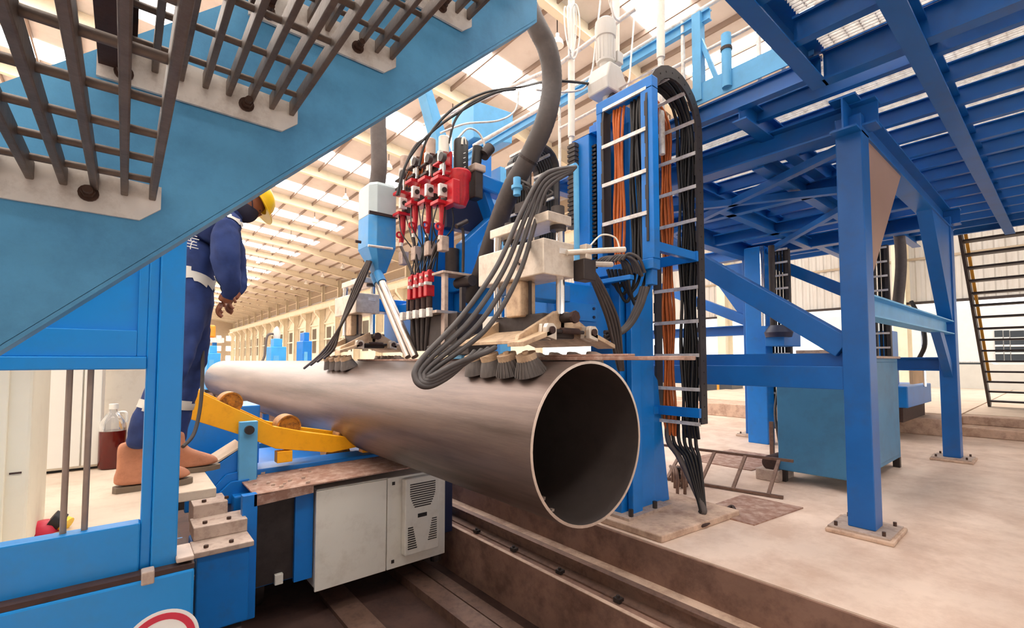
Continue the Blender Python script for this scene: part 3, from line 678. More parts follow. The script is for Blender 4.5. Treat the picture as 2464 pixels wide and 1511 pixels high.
# upper housing, bellows, screw and gearmotor
MB().box((3.40, 2.93, 2.2), (3.72, 3.14, 3.70)).build('screw_housing', 'blue_machine', cm, bev=.01)
MB().prism([(3.40, 2.90, 3.70), (3.72, 2.90, 3.70), (3.72, 2.90, 3.86)], (0, .26, 0)).build('housing_cap', 'blue_machine', cm)
m = MB(); z = 2.8
while z < 3.62: m.box((3.34, 3.06, z), (3.40, 3.16, z + .028)); m.box((3.35, 3.07, z + .028), (3.40, 3.15, z + .045)); z += .045
m.build('bellows', 'rubber', cm)
m = MB(); z = 2.25
while z < 3.6: m.box((3.44, 2.88, z), (3.60, 2.93, z + .022)); z += .04
m.build('bellows', 'black', cm)
gx, gy = 3.60, 2.86
MB().lathe((gx, gy, 3.80), [(0, 0), (.10, 0), (.10, .10), (.05, .10), (.05, .26), (0, .26)], 20).build('screw_collar', 'blue_machine', cm, smooth=35)
MB().lathe((gx, gy, 3.96), [(.04, 0), (.045, 0), (.045, .04), (.038, .04), (.038, .08), (.045, .08), (.045, .14), (0, .14)], 18).build('coupling', 'white_cab', cm, smooth=35)
gm = MB().prism([(gx - .14, gy - .12, 4.10), (gx + .14, gy - .12, 4.10), (gx + .16, gy - .12, 4.25), (gx + .06, gy - .12, 4.38), (gx - .10, gy - .12, 4.38), (gx - .15, gy - .12, 4.22)], (0, .25, 0)).build('gearbox', 'cladding', cm, bev=.015)
mt = MB().lathe((gx - .02, gy, 4.38), [(0, 0), (.06, 0), (.06, .05), (.085, .06), (.09, .30), (.10, .31), (.105, .40), (.10, .47), (.07, .50), (0, .51)], 22).build('motor', 'cladding', cm, smooth=35)
for i in range(14):
    a = i * 2 * math.pi / 14
    MB().box((gx - .02 + .083 * math.cos(a) - .004, gy + .083 * math.sin(a) - .004, 4.46), (gx - .02 + .098 * math.cos(a) + .004, gy + .098 * math.sin(a) + .004, 4.68)).build('fin', 'cladding', mt)
MB().box((gx + .07, gy - .08, 4.46), (gx + .16, gy + .02, 4.58)).build('terminal_box', 'cladding', mt, bev=.008)
# blue side frame holding the moving strand of the cable carrier
yN, yF = 2.30, 2.78; xA, xB = 3.47, 4.30
fa = at(1470, 600, x=xA)
ztop = at(1560, 215, x=xA).z; zlow = at(1560, 625, x=xA).z
MB().box((xA - .045, yN - .06, zlow), (xA + .045, yN + .06, ztop)).build('frame_post', 'blue_machine', cm, bev=.006)
MB().box((xA - .04, yF + .02, zlow), (xA + .04, yF + .08, ztop + .02)).build('frame_post', 'blue_machine', cm, bev=.006)
MB().box((xA - .045, yN - .06, ztop - .02), (xA + .045, yF + .08, ztop + .09)).build('frame_rail', 'blue_machine', cm, bev=.006)
MB().box((xA - .05, yN - .05, zlow - .09), (xA + .06, yF + .12, zlow)).build('frame_rail', 'blue_machine', cm, bev=.006)
MB().box((xA - .02, yN - .02, zlow - .22), (xA + .06, yN + .05, zlow - .09)).build('frame_bracket', 'blue_machine', cm, bev=.004)
zz = at(1640, 628, x=xB).z
MB().box((xA + .05, yN - .01, zz - .04), (xB - .07, yN + .05, zz + .04)).box((xB - .10, yN - .02, zz - .05), (xB - .07, yF, zz + .05)).build('carrier_bracket', 'blue_machine', cm, bev=.004)
zz = at(1640, 988, x=xB).z
MB().box((CX1, CY0, zz - .04), (xB - .06, CY0 + .08, zz + .04)).box((xB - .11, yN - .02, zz - .045), (xB - .07, yF + .05, zz + .045)).build('carrier_bracket', 'blue_machine', cm, bev=.004)
# cable carrier: two side chains, rungs, cables
cc = thing('cable_carrier', (xB, 2.54, .9), 'tall arched black cable carrier with metal rungs beside the blue column', 'cable carrier')
xm = (xA + xB) / 2; rad = (xB - xA) / 2; zarc = 4.17 - rad
z_lo = at(1690, 1020, x=xB).z
path = [(xA, zlow + .15 + (zarc - zlow - .15) * i / 10) for i in range(10)] + [(xm - rad * math.cos(t * math.pi / 12), zarc + rad * math.sin(t * math.pi / 12)) for t in range(13)] + [(xB, zarc - (zarc - z_lo) * i / 26) for i in range(1, 27)]
def path_at(r):      # offset copies of the loop, r inwards
    out = []
    for i, (x, z) in enumerate(path):
        a = path[max(i - 1, 0)]; b = path[min(i + 1, len(path) - 1)]
        t = Vector((b[0] - a[0], b[1] - a[1])).normalized(); out.append((x + t.y * r, z - t.x * r))
    return out
for y in (yN - .015, yF - .015):
    pi, po = path_at(.055), path_at(-.055); n = len(path)
    for i in range(0, n - 1):
        MB().prism([(po[i][0], y, po[i][1]), (po[i + 1][0], y, po[i + 1][1]), (pi[i + 1][0], y, pi[i + 1][1]), (pi[i][0], y, pi[i][1])], (0, .03 if i % 2 else .022, 0)).build('chain_link', 'black_chain', cc)
        if y < 2.5:
            c = ((path[i][0] + path[i + 1][0]) / 2, (path[i][1] + path[i + 1][1]) / 2)
            MB().cyl((c[0], y - .004, c[1]), (c[0], y, c[1]), .008, n=8).build('rivet', 'dark_steel', cc)
s = 0; last = None; step = .26
for po, acc in ((path_at(-.055), .1), (path_at(.055), .04)):
  for i in range(len(path) - 1):
    a = Vector(po[i]); b = Vector(po[i + 1]); acc += (b - a).length
    if acc >= step and (i < 18 if po[0][0] < xA else i >= 14):
        acc = 0; t = (b - a).normalized()
        MB().beam((b.x, yN, b.y), (b.x, yF, b.y), .034, .016, up=(-t.y if abs(t.y) > .1 else 0.01, 0, t.x)).build('rung', 'galv', cc)
random.seed(3)
def bundle(ys, matn, rad_, joff):
    for k, y in enumerate(ys):
        r = path_at(joff + random.uniform(-.015, .015)); pts = [(x, y + .012 * math.sin(i * .7 + k), z) for i, (x, z) in enumerate(r)]
        pts = [(pts[0][0], y, zlow - .05)] + pts + [(xB, y, z_lo - .15)]
        MB().tube(pts, rad_, 6, False).build('cable', matn, cc, smooth=60)
bundle([yF - .10 - .028 * i for i in range(4)], 'orange_cable', .014, .01)
bundle([yF - .09 - .03 * i for i in range(3)], 'orange_cable', .014, .03)
bundle([yN + .05 + .03 * i for i in range(6)], 'black', .014, .0)
bundle([yN + .05 + .035 * i for i in range(5)], 'black', .015, .03)
# cables dropping to the floor
for k, (u, w, r, mt_) in enumerate(((1652, 1600, .030, 'hose_grey'), (1668, 1660, .018, 'black'), (1674, 1668, .018, 'black'), (1680, 1676, .018, 'black'), (1686, 1690, .018, 'black'), (1692, 1694, .018, 'black'))):
    p = V(xB, yN + .08 + .06 * (5 - k), z_lo + .1); q = at((1690, 1684, 1686, 1689, 1692, 1695)[k], 1232, z=.075)
    mid = p.lerp(q, .5) + V(.0, .05 if k == 0 else 0, 0)
    MB().tube([p, p + V(0, 0, -.3), mid, q + V(0, 0, .06), q], r, 8).build('floor_cable', mt_, cc, smooth=60)
# ================================================================ pipe carriage under the pipe
cg = thing('pipe_carriage', (1.6, 5.2, -.83), 'blue pipe carriage with yellow roller arm running in the pit', 'carriage')
ZTOP = .40
# main body
MB().box((.78, 4.78, -.55), (2.80, 7.2, .30)).build('body', 'blue_machine', cg, bev=.015)
MB().box((2.72, 4.42, -.36), (2.82, 4.78, .27)).build('end_plate', 'navy_panel', cg, bev=.006)
for x in (1.0, 2.6):
    for y in (5.1, 6.8):
        MB().cyl((x - .06, y, -.58), (x + .06, y, -.58), .245, n=28).build('wheel', 'dark_steel', cg, smooth=40)
MB().ring((2.83, 4.8, .02), (2.93, 4.8, .02), .17, .10, 24).build('cable_reel', 'black', cg, smooth=40)
# dirty top plate
m = MB().prism([(.86, 4.36, .385), (2.78, 4.36, .415), (2.78, 5.5, .415), (.86, 5.5, .385)], (0, 0, .012)).prism([(.86, 4.36, .30), (1.33, 4.36, .33), (1.33, 4.36, .39), (.86, 4.36, .39)], (0, .01, 0))
m.build('top_plate', 'rust_plate', cg)
# left post plates
pA = at(598, 1300, y=4.36).x; pB = at(618, 1300, y=4.36).x
MB().box((pA - .05, 4.36, -.60), (pB, 4.44, .40)).build('side_post', 'blue_machine', cg, bev=.006)
MB().box((pB, 4.50, -.42), (at(706, 1300, y=4.5).x, 4.53, .29)).build('dark_cover', 'dark_steel', cg)
MB().box((at(706, 1300, y=4.5).x, 4.46, -.45), (1.36, 4.50, .30)).build('side_plate', 'blue_machine', cg)
MB().box((at(660, 1400, y=4.48).x, 4.46, at(660, 1408, y=4.48).z), (at(680, 1400, y=4.48).x, 4.50, at(660, 1383, y=4.48).z)).build('junction_box', 'white_cab', cg, bev=.005)
MB().box((.44, 4.05, -.45), (pA - .05, 4.6, .10)).build('end_housing', 'blue_machine', cg, bev=.01)
MB().cyl((.62, 4.25, -.62), (.74, 4.25, -.62), .21, n=24).build('wheel', 'dark_steel', cg, smooth=40)
# dusty stepped plates on the end housing
for k, (x0, x1, y0, y1, z0, z1) in enumerate(((.42, .80, 4.02, 4.30, .10, .14), (.44, .80, 4.28, 4.56, .14, .24), (.46, .70, 4.54, 4.85, .14, .34))):
    o = MB().box((x0, y0, z0), (x1, y1, z1)).build('step_plate', 'dust_steel', cg, bev=.006)
    for j in range(2):
        MB().cyl((x0 + .08 + .16 * j, y0 + .07, z1), (x0 + .08 + .16 * j, y0 + .07, z1 + .02), .016, n=6).build('bolt', 'bolt', o)
# blue gusset plates left
for d, q in ((0, ((508, 1212), (508, 1182), (545, 1142), (600, 1130), (600, 1212))), (.05, ((524, 1212), (524, 1190), (556, 1160), (600, 1152), (600, 1212)))):
    MB().prism([at(u, v, y=4.94 - d) for u, v in q], (0, .03, 0)).build('gusset', 'blue_machine', cg, bev=.004)
wd = [at(u, v, y=4.98) for u, v in ((474, 1150), (584, 1076), (620, 1076), (620, 1210), (474, 1206))]
MB().prism(wd, (0, .40, 0)).build('wedge_body', 'blue_machine', cg, bev=.006)
MB().prism([wd[0] + V(-.02, 0, .004), wd[1] + V(0, 0, .004), wd[1] + V(0, 0, .022), wd[0] + V(-.02, 0, .022)], (0, .40, 0)).build('sloping_cover', 'deck', cg)
MB().box((.45, 5.08, .15), (2.5, 5.42, .45)).build('cross_member', 'blue_machine', cg, bev=.01)
MB().box((.30, 5.9, .2), (1.2, 6.6, 1.0)).build('far_housing', 'blue_machine', cg, bev=.01)
# yellow arm with rollers
YA = 5.0
arm = [at(u, v, y=YA) for u, v in ((430, 946), (468, 937), (580, 989), (660, 1026), (739, 1040), (900, 1060), (905, 1066), (797, 1089), (664, 1080), (580, 1047), (430, 1000))]
MB().prism(arm, (0, .10, 0)).build('roller_arm', 'yellow_paint', cg, bev=.006)
arm2 = [p + V(0, .34, .02) for p in arm]
MB().prism(arm2, (0, .06, 0)).build('roller_arm', 'yellow_paint', cg, bev=.006)
for u, v, s in ((685, 1100, .05), (885, 1078, .045)):
    p = at(u, v, y=YA); MB().box((p.x - s * 1.4, YA - .01, p.z - s), (p.x + s * 1.4, YA + .1, p.z + s * 1.2)).build('lug', 'yellow_paint', cg, bev=.005)
for u, v, r in ((695, 1026, .115), (556, 969, .10), (835, 1050, .10)):
    p = at(u, v, y=YA + .12)
    o = MB().cyl((p.x, YA + .11, p.z), (p.x, YA + .30, p.z), r, n=32).build('roller', 'roller', cg, smooth=40)
    MB().ring((p.x, YA + .10, p.z), (p.x, YA + .112, p.z), r * .98, r * .85, 32).cyl((p.x, YA + .095, p.z), (p.x, YA + .112, p.z), r * .3, n=18).build('roller_hub', 'roller', o, smooth=40)
p = at(599, 1034, y=4.9)
MB().box((p.x - .075, 4.90, .30), (p.x + .075, 4.97, p.z + .075)).build('arm_post', 'blue_pale', cg, bev=.006)
MB().cyl((p.x, 4.86, p.z), (p.x, 4.90, p.z), .04, n=20).build('pin', 'dark_steel', cg, smooth=40)
# support rollers the pipe rests on
for y in (5.6, 12.0):
    for s in (-1, 1):
        a = math.radians(28); c = V(PXC + s * math.sin(a) * (PR + .141), y, PZ - math.cos(a) * (PR + .141))
        MB().cyl((c.x, y - .1, c.z), (c.x, y + .1, c.z), .14, n=28).build('support_roller', 'roller', cg, smooth=40)
        MB().box((c.x - .06, y - .05, -.6 if y > 10 else .3), (c.x + .06, y + .05, c.z)).build('roller_bracket', 'blue_machine', cg)
MB().box((1.4, 11.4, -.83), (2.8, 12.6, -.3)).build('rear_bogie', 'blue_machine', cg)
# electrical cabinet with cooling unit
ec = thing('electrical_cabinet', (2.0, 4.55, -.58), 'cream electrical cabinet with a louvred cooling unit hung on the carriage', 'cabinet')
ex0, ex1, ez0, ez1, ey = 1.365, 2.71, -.56, .335, 4.40
xs_ = at(930, 1300, y=ey).x
MB().box((ex0 + .01, ey + .02, ez0 + .01), (ex1, ey + .36, ez1)).build('body', 'white_cab', ec, bev=.008)
MB().box((ex0, ey - .005, ez0), (xs_ - .006, ey + .02, ez1 - .01)).build('door', 'white_cab', ec, bev=.004)
MB().box((xs_ + .004, ey - .005, ez0), (ex1, ey + .02, ez1)).build('panel', 'white_cab', ec, bev=.004)
for zz in (ez0 + .07, ez1 - .06):
    MB().box((xs_ + .05, ey - .009, zz - .016), (xs_ + .08, ey - .004, zz + .016)).build('lock', 'dark_steel', ec)
cu0, cu1 = at(975, 1240, y=ey - .09).x, at(1057, 1240, y=ey - .09).x
cz0, cz1 = at(1010, 1330, y=ey - .09).z, at(1010, 1148, y=ey - .09).z
cu = MB().box((cu0, ey - .09, cz0), (cu1, ey - .005, cz1)).build('cooling_unit', 'white_cab', ec, bev=.012)
w = cu1 - cu0; hh = cz1 - cz0; yf = ey - .092
for i in range(11):
    z = cz1 - .09 * hh - i * .030 * hh; s = 1 - .45 * (max(0, i - 4) / 7) ** 1.5
    MB().box((cu0 + w * .5 - w * .37 * s, yf - .002, z), (cu0 + w * .5 + w * .37 * s, yf + .003, z + .015 * hh)).build('louvre', 'dark_steel', cu)
for i in range(10):
    z = cz0 + .08 * hh + i * .030 * hh
    a = .10 + .014 * i
    MB().box((cu0 + w * .08, yf - .002, z), (cu0 + w * (.34 - .013 * i), yf + .003, z + .015 * hh)).build('louvre', 'dark_steel', cu)
    MB().box((cu1 - w * (.34 - .013 * i), yf - .002, z + .06 * hh), (cu1 - w * .08, yf + .003, z + .06 * hh + .012 * hh)).build('louvre', 'dark_steel', cu)
MB().box((cu0 + w * .36, yf - .003, cz0 + hh * .47), (cu0 + w * .62, yf + .002, cz0 + hh * .52)).build('display', 'black', cu)
MB().cyl((ex1 - .05, ey + .1, ez0 - .09), (ex1 - .05, ey + .1, ez0 + .01), .06, n=16).build('cable_gland', 'dark_steel', ec)
# loose metal chips on the top plate and in the pipe
random.seed(11)
for i, (u, v) in enumerate(((600, 1160), (612, 1166), (632, 1140), (645, 1163), (656, 1168), (676, 1172), (684, 1165), (697, 1158), (729, 1152), (740, 1163), (745, 1137), (722, 1133))):
    p = at(u, v, z=.402); s = random.uniform(.008, .014); zt_ = .397 + (p.x - .86) / 1.92 * .03 + .0015
    m = MB().prism([(p.x - s * 1.4, p.y - s, zt_), (p.x + s * 1.3, p.y - s * .8, zt_), (p.x + s * 1.5, p.y + s, zt_), (p.x - s, p.y + s * 1.2, zt_)], (s * .3, 0, s * 1.3))
    tag(m.build('metal_chip', 'cut_steel'), 'small loose steel chip on the rusty top plate of the carriage', 'chip', 'chips on the carriage plate')
for i in range(9):
    a = math.radians(random.uniform(-32, 8)); y = PY0 + .12 + .4 * random.random(); r = PR - .019
    x = PXC + r * math.sin(a); z = PZ - r * math.cos(a); s = random.uniform(.010, .02)
    m = MB().prism([(x - s, y - s, z + .008), (x + s * 1.2, y - s * .6, z + .004), (x + s, y + s, z + .006), (x - s * .6, y + s * 1.3, z + .008)], (s * .3, 0, s * 1.2))
    tag(m.build('slag_piece', 'dust_steel'), 'small lump of slag lying inside the pipe mouth', 'slag', 'slag lumps in the pipe')
# ================================================================ brush heads pressing on the pipe
def brush_head(loc, label, full=True):
    X, Y, Z = loc              # pipe crown centre line x, near end y, crown z
    h = thing('brush_head', (X, Y + .35, Z), label, 'brush head')
    W = lambda x, y, z: (X + x, Y + y, Z + z)
    # wings
    for s in (-1, 1):
        o = MB().prism([W(s * .17, 0, .205), W(s * .43, 0, .115), W(s * .43, 0, .085), W(s * .17, 0, .17)], (0, .16, 0)).prism([W(s * .17, .16, .205), W(s * .38, .16, .13), W(s * .38, .16, .105), W(s * .17, .16, .17)], (0, .62, 0)).build('wing', 'clamp_steel', h, bev=.004)
        # ribs from pivot to wing
        for y in ((.10, .60) if full else (.1, .6)):
            MB().prism([W(s * -.02, y, .33), W(s * .06, y, .33), W(s * .38, y, .16), W(s * .40, y, .11), W(s * .20, y, .18), W(s * -.02, y, .22)], (0, .035, 0)).build('rib', 'clamp_steel', o, bev=.004)
        lx = s * .20
        MB().prism([W(lx - .045, .0, .15), W(lx + .045, .0, .13), W(lx + .045, .0, .21), W(lx + .02, .0, .235), W(lx - .03, .0, .235), W(lx - .045, .0, .21)], (0, .035, 0)).build('lug', 'machined', o, bev=.004)
        MB().prism([W(lx - .045, .055, .15), W(lx + .045, .055, .13), W(lx + .045, .055, .21), W(lx + .02, .055, .235), W(lx - .03, .055, .235)], (0, .03, 0)).build('lug', 'machined', o, bev=.004)
        MB().cyl(W(lx, -.012, .192), W(lx, 0, .192), .024, n=18).build('pin', 'rust_dark', o, smooth=40)
        # brushes
        ax = V(s * .36, 0, 1).normalized()
        for k in range(4):
            c = V(*W(s * .285, .10 + k * .19, 0)); c.z = PZ + math.sqrt(max(0, (PR + .004) ** 2 - (c.x - PXC) ** 2))
            b = MB().lathe(c, [(.100, 0), (.097, .012), (.062, .10), (.055, .105), (0, .105)], 28, ax).build('brush', 'bristle', h, smooth=50)
            MB().lathe(c + ax * .095, [(0, 0), (.065, 0), (.065, .040), (.03, .04), (.02, .04), (.02, .055), (0, .055)], 24, ax).build('brush_cup', 'dust_steel' if s > 0 else 'clamp_steel', b, smooth=40)
            n = 22
            for j in range(n):
                a = 2 * math.pi * j / n; d, e, f = MB().frame((0, 0, 0), ax); dr = e * math.cos(a) + f * math.sin(a)
                p0 = c + ax * .10 + dr * .061; p1 = c + dr * .104 + ax * .004
                MB().beam(p0, p1, .006, .006).build('bristle_tuft', 'bristle', b) if (full and k < 2) else None
    MB().tube([W(-.13, .035, .19), W(.13, .035, .19)], .013, 10, False).build('turnbuckle', 'dark_steel', h)
    MB().tube([W(-.08, .035, .195), W(.08, .035, .195)], .021, 10, False).build('turnbuckle_body', 'rust_dark', h)
    MB().cyl(W(0, .0, .285), W(0, .72, .285), .034, n=24).build('pivot_shaft', 'dark_steel', h, smooth=40)
    MB().cyl(W(0, -.02, .285), W(0, .0, .285), .042, n=8).build('pivot_nut', 'rust_dark', h)
    MB().box(W(-.15, .13, .15), W(.15, .64, .315)).build('cradle', 'dark_steel', h, bev=.01)
    # guide rods, cylinders and block
    bx0, bx1, by0, by1, bz0, bz1 = -.25, .03, .02, .72, .545, .775
    for x, y in ((-.16, .12), (-.06, .60), (-.16, .60), (-.02, .10)):
        if (x, y) == (-.16, .12): continue
        MB().cyl(W(x, y, .31), W(x, y, .90), .030, n=22).build('guide_rod', 'chrome', h, smooth=40)
    MB().box(W(-.20, .30, .30), W(-.06, .46, bz0)).build('cylinder', 'clamp_steel', h, bev=.01)
    for y in (.28, .48): MB().cyl(W(-.13, y, .30), W(-.13, y, bz0), .012, n=10).build('tie_rod', 'dark_steel', h, smooth=40)
    blk = MB().box(W(bx0, by0, bz0), W(bx1, by1, bz1)).build('block', 'machined', h, bev=.008)
    MB().box(W(-.11, by0 - .002, bz0 + .15), W(-.02, by0, bz0 + .185)).build('name_plate', 'galv', blk)
    MB().box(W(bx0 - .002, .2, .60), W(bx0, .28, .67)).build('valve_plate', 'dust_steel', blk)
    for j in range(4): MB().cyl(W(bx0 - .012, .215 + .016 * j, .615 + .012 * j), W(bx0, .215 + .016 * j, .615 + .012 * j), .007, n=10).build('port', 'dark_steel', blk)
    MB().box(W(-.19, .04, .90), W(.03, .66, .965)).build('top_yoke', 'machined', h, bev=.006)
    for y in (.10, .60):
        MB().cyl(W(-.04, y, .965), W(-.04, y, 1.03), .045, n=20).build('stop_knob', 'rubber', h, smooth=40)
        MB().cyl(W(-.04, y, .87), W(-.04, y, .90), .055, n=20).build('stop_collar', 'dark_steel', h, smooth=40)
    return h
bh = brush_head((PXC, 2.08, 1.5), 'machined press head with wire cup brushes resting on the near pipe end')
# side arm, connector and cables of the near head
Xh, Yh = PXC, 2.08
MB().tube([(Xh - .06, Yh, 2.20), (Xh + .22, Yh - .1, 2.24), (Xh + .36, Yh - .14, 2.26)], .02, 10, False).build('side_rod', 'machined', bh, smooth=50)
MB().tube([(Xh + .08, Yh - .03, 2.14), (Xh + .42, Yh + .02, 2.19)], .02, 10, False).build('side_rod', 'machined', bh, smooth=50)
cb_ = MB().box((Xh + .04, Yh - .06, 2.03), (Xh + .16, Yh + .04, 2.17)).build('connector', 'dark_steel', bh, bev=.008)
MB().box((Xh + .06, Yh - .06, 2.17), (Xh + .12, Yh + .0, 2.27)).build('clamp_block', 'machined', bh, bev=.006)
MB().tube([(Xh + .14, Yh - .02, 2.27), (Xh + .24, Yh - .04, 2.36), (Xh + .34, Yh - .08, 2.35), (Xh + .36, Yh - .10, 2.27)], .006, 8).build('sensor_cable', 'white_cab', bh, smooth=60)
bh2 = brush_head((PXC, 5.15, 1.5), 'second machined press head with brushes further along the pipe beside the flux hopper', False)
# arms joining the heads to the boom
MB().box((PXC - .1, 2.62, 1.98), (2.80, 2.80, 2.12)).build('support_arm', 'blue_machine', bh, bev=.008)
MB().box((PXC + .03, 5.4, 2.1), (3.0, 5.7, 2.26)).build('support_arm', 'blue_machine', bh2, bev=.008)
# ================================================================ boom and welding head
bm_ = thing('welding_boom', (3.3, 3.9, 1.6), 'blue welding boom carriage reaching from the column over the pipe', 'boom')
MB().box((2.75, 2.85, 1.66), (3.62, 3.35, 2.2)).build('saddle', 'blue_machine', bm_, bev=.012)
sp = MB().box((2.86, 2.82, 1.86), (3.36, 2.85, 2.02)).build('cover_plate', 'blue_machine', bm_, bev=.004)
for x in (2.90, 3.32):
    for z in (1.90, 1.98): MB().cyl((x, 2.81, z), (x, 2.82, z), .014, n=12).build('screw', 'navy_panel', sp)
MB().box((2.62, 3.35, 1.72), (3.3, 5.8, 2.2)).build('boom_beam', 'blue_machine', bm_, bev=.012)
MB().box((2.55, 3.4, 2.2), (2.95, 4.4, 2.34)).build('boom_step', 'blue_machine', bm_, bev=.01)
a = [at(u, v, y=3.75) for u, v in ((1185, 520), (1165, 462), (1178, 462), (1200, 520), (1190, 545), (1150, 590), (1150, 668), (1118, 668), (1118, 582))]
MB().prism(a, (0, .16, 0)).build('cranked_arm', 'blue_machine', bm_, bev=.006)
c = at(1160, 415, y=3.7); d = at(1228, 445, y=3.7)
MB().prism([(c.x, 3.7, c.z), (d.x, 3.7, d.z), (d.x, 3.7, d.z - .16), (c.x, 3.7, c.z - .16)], (0, .14, 0)).build('head_bracket', 'blue_machine', bm_, bev=.02)
a = at(1076, 460, y=3.95); b = at(1166, 565, y=3.95)
MB().box((a.x, 3.95, b.z), (b.x, 4.05, a.z)).build('back_plate', 'navy_panel', bm_, bev=.004)
a = at(1052, 660, y=4.1); b = at(1066, 680, y=4.1)
MB().box((2.30, 4.1, 2.0), (2.62, 4.3, 2.9)).build('slide_post', 'blue_machine', bm_, bev=.008)
a = at(1066, 652, y=3.6); b = at(1145, 664, y=3.6)
MB().box((a.x, 3.6, b.z - .01), (b.x, 3.8, b.z + .012)).box((a.x + .03, 3.62, 1.6), (a.x + .07, 3.68, b.z)).build('shelf', 'dust_steel', bm_, bev=.003)
p = at(1122, 678, y=3.6)
MB().cyl((p.x, 3.5, p.z), (p.x, 3.75, p.z), .05, n=20).build('clamp_knob', 'dark_steel', bm_, smooth=40)
MB().tube([at(1112, 548, y=3.6), at(1115, 570, y=3.6), at(1114, 655, y=3.6)], .014, 8).build('crank_shaft', 'dark_steel', bm_, smooth=50)
MB().tube([at(1098, 545, y=3.58), at(1112, 538, y=3.58), at(1124, 532, y=3.58)], .022, 10).build('crank_handle', 'dark_steel', bm_, smooth=50)
MB().cyl(at(1088, 600, y=3.9), at(1088, 655, y=3.9), .07, n=18).build('small_motor', 'dark_steel', bm_, smooth=40)
# big red gear housing with black motor
gh = thing('wire_drive', (2.3, 3.66, 2.95), 'large red gear housing with a black motor on the welding head', 'wire drive')
p = at(1112, 452, y=3.62); R = .105
MB().lathe((p.x, 3.66, p.z - .17), [(0, 0), (R * .55, 0), (R * .85, .08), (R * .85, .24), (R, .26), (R * 1.05, .32), (R * .9, .34), (0, .34)], 26).build('housing', 'red_paint', gh, smooth=40)
q = at(1094, 460, y=3.6)
MB().box((q.x - .05, 3.55, q.z - .13), (q.x + .03, 3.75, q.z + .1)).build('housing_flange', 'red_paint', gh, bev=.01)
MB().lathe((p.x + .01, 3.66, p.z + .165), [(0, 0), (.088, 0), (.088, .015), (.07, .02), (.07, .29), (.06, .31), (0, .31)], 22).build('motor', 'black', gh, smooth=40)
mk = at(1118, 385, y=3.585)
for i in range(4): MB().beam((mk.x - .012, 3.588, mk.z - .075 + i * .045), (mk.x + .012, 3.588, mk.z - .06 + i * .045), .002, .006).build('marking', 'white_paint', gh)
MB().tube([at(1112, 348, y=3.6), at(1113, 335, y=3.6), at(1118, 333, y=3.6), at(1120, 348, y=3.6)], .012, 8).build('plug', 'white_cab', gh, smooth=60)
p = at(1148, 440, y=3.62)
MB().box((p.x - .05, 3.58, p.z - .16), (p.x + .045, 3.7, p.z + .12)).build('gearbox', 'dark_steel', gh, bev=.012)
MB().box((p.x - .065, 3.56, p.z + .10), (p.x + .065, 3.72, p.z + .17)).build('gearbox_cap', 'dust_steel', gh, bev=.012)
MB().cyl((p.x, 3.64, p.z + .17), (p.x + .02, 3.64, p.z + .36), .05, n=18).build('brake', 'black', gh, smooth=40)
MB().cyl((p.x + .06, 3.6, p.z + .28), (p.x + .14, 3.6, p.z + .38), .055, n=18).build('encoder', 'dark_steel', gh, smooth=40)
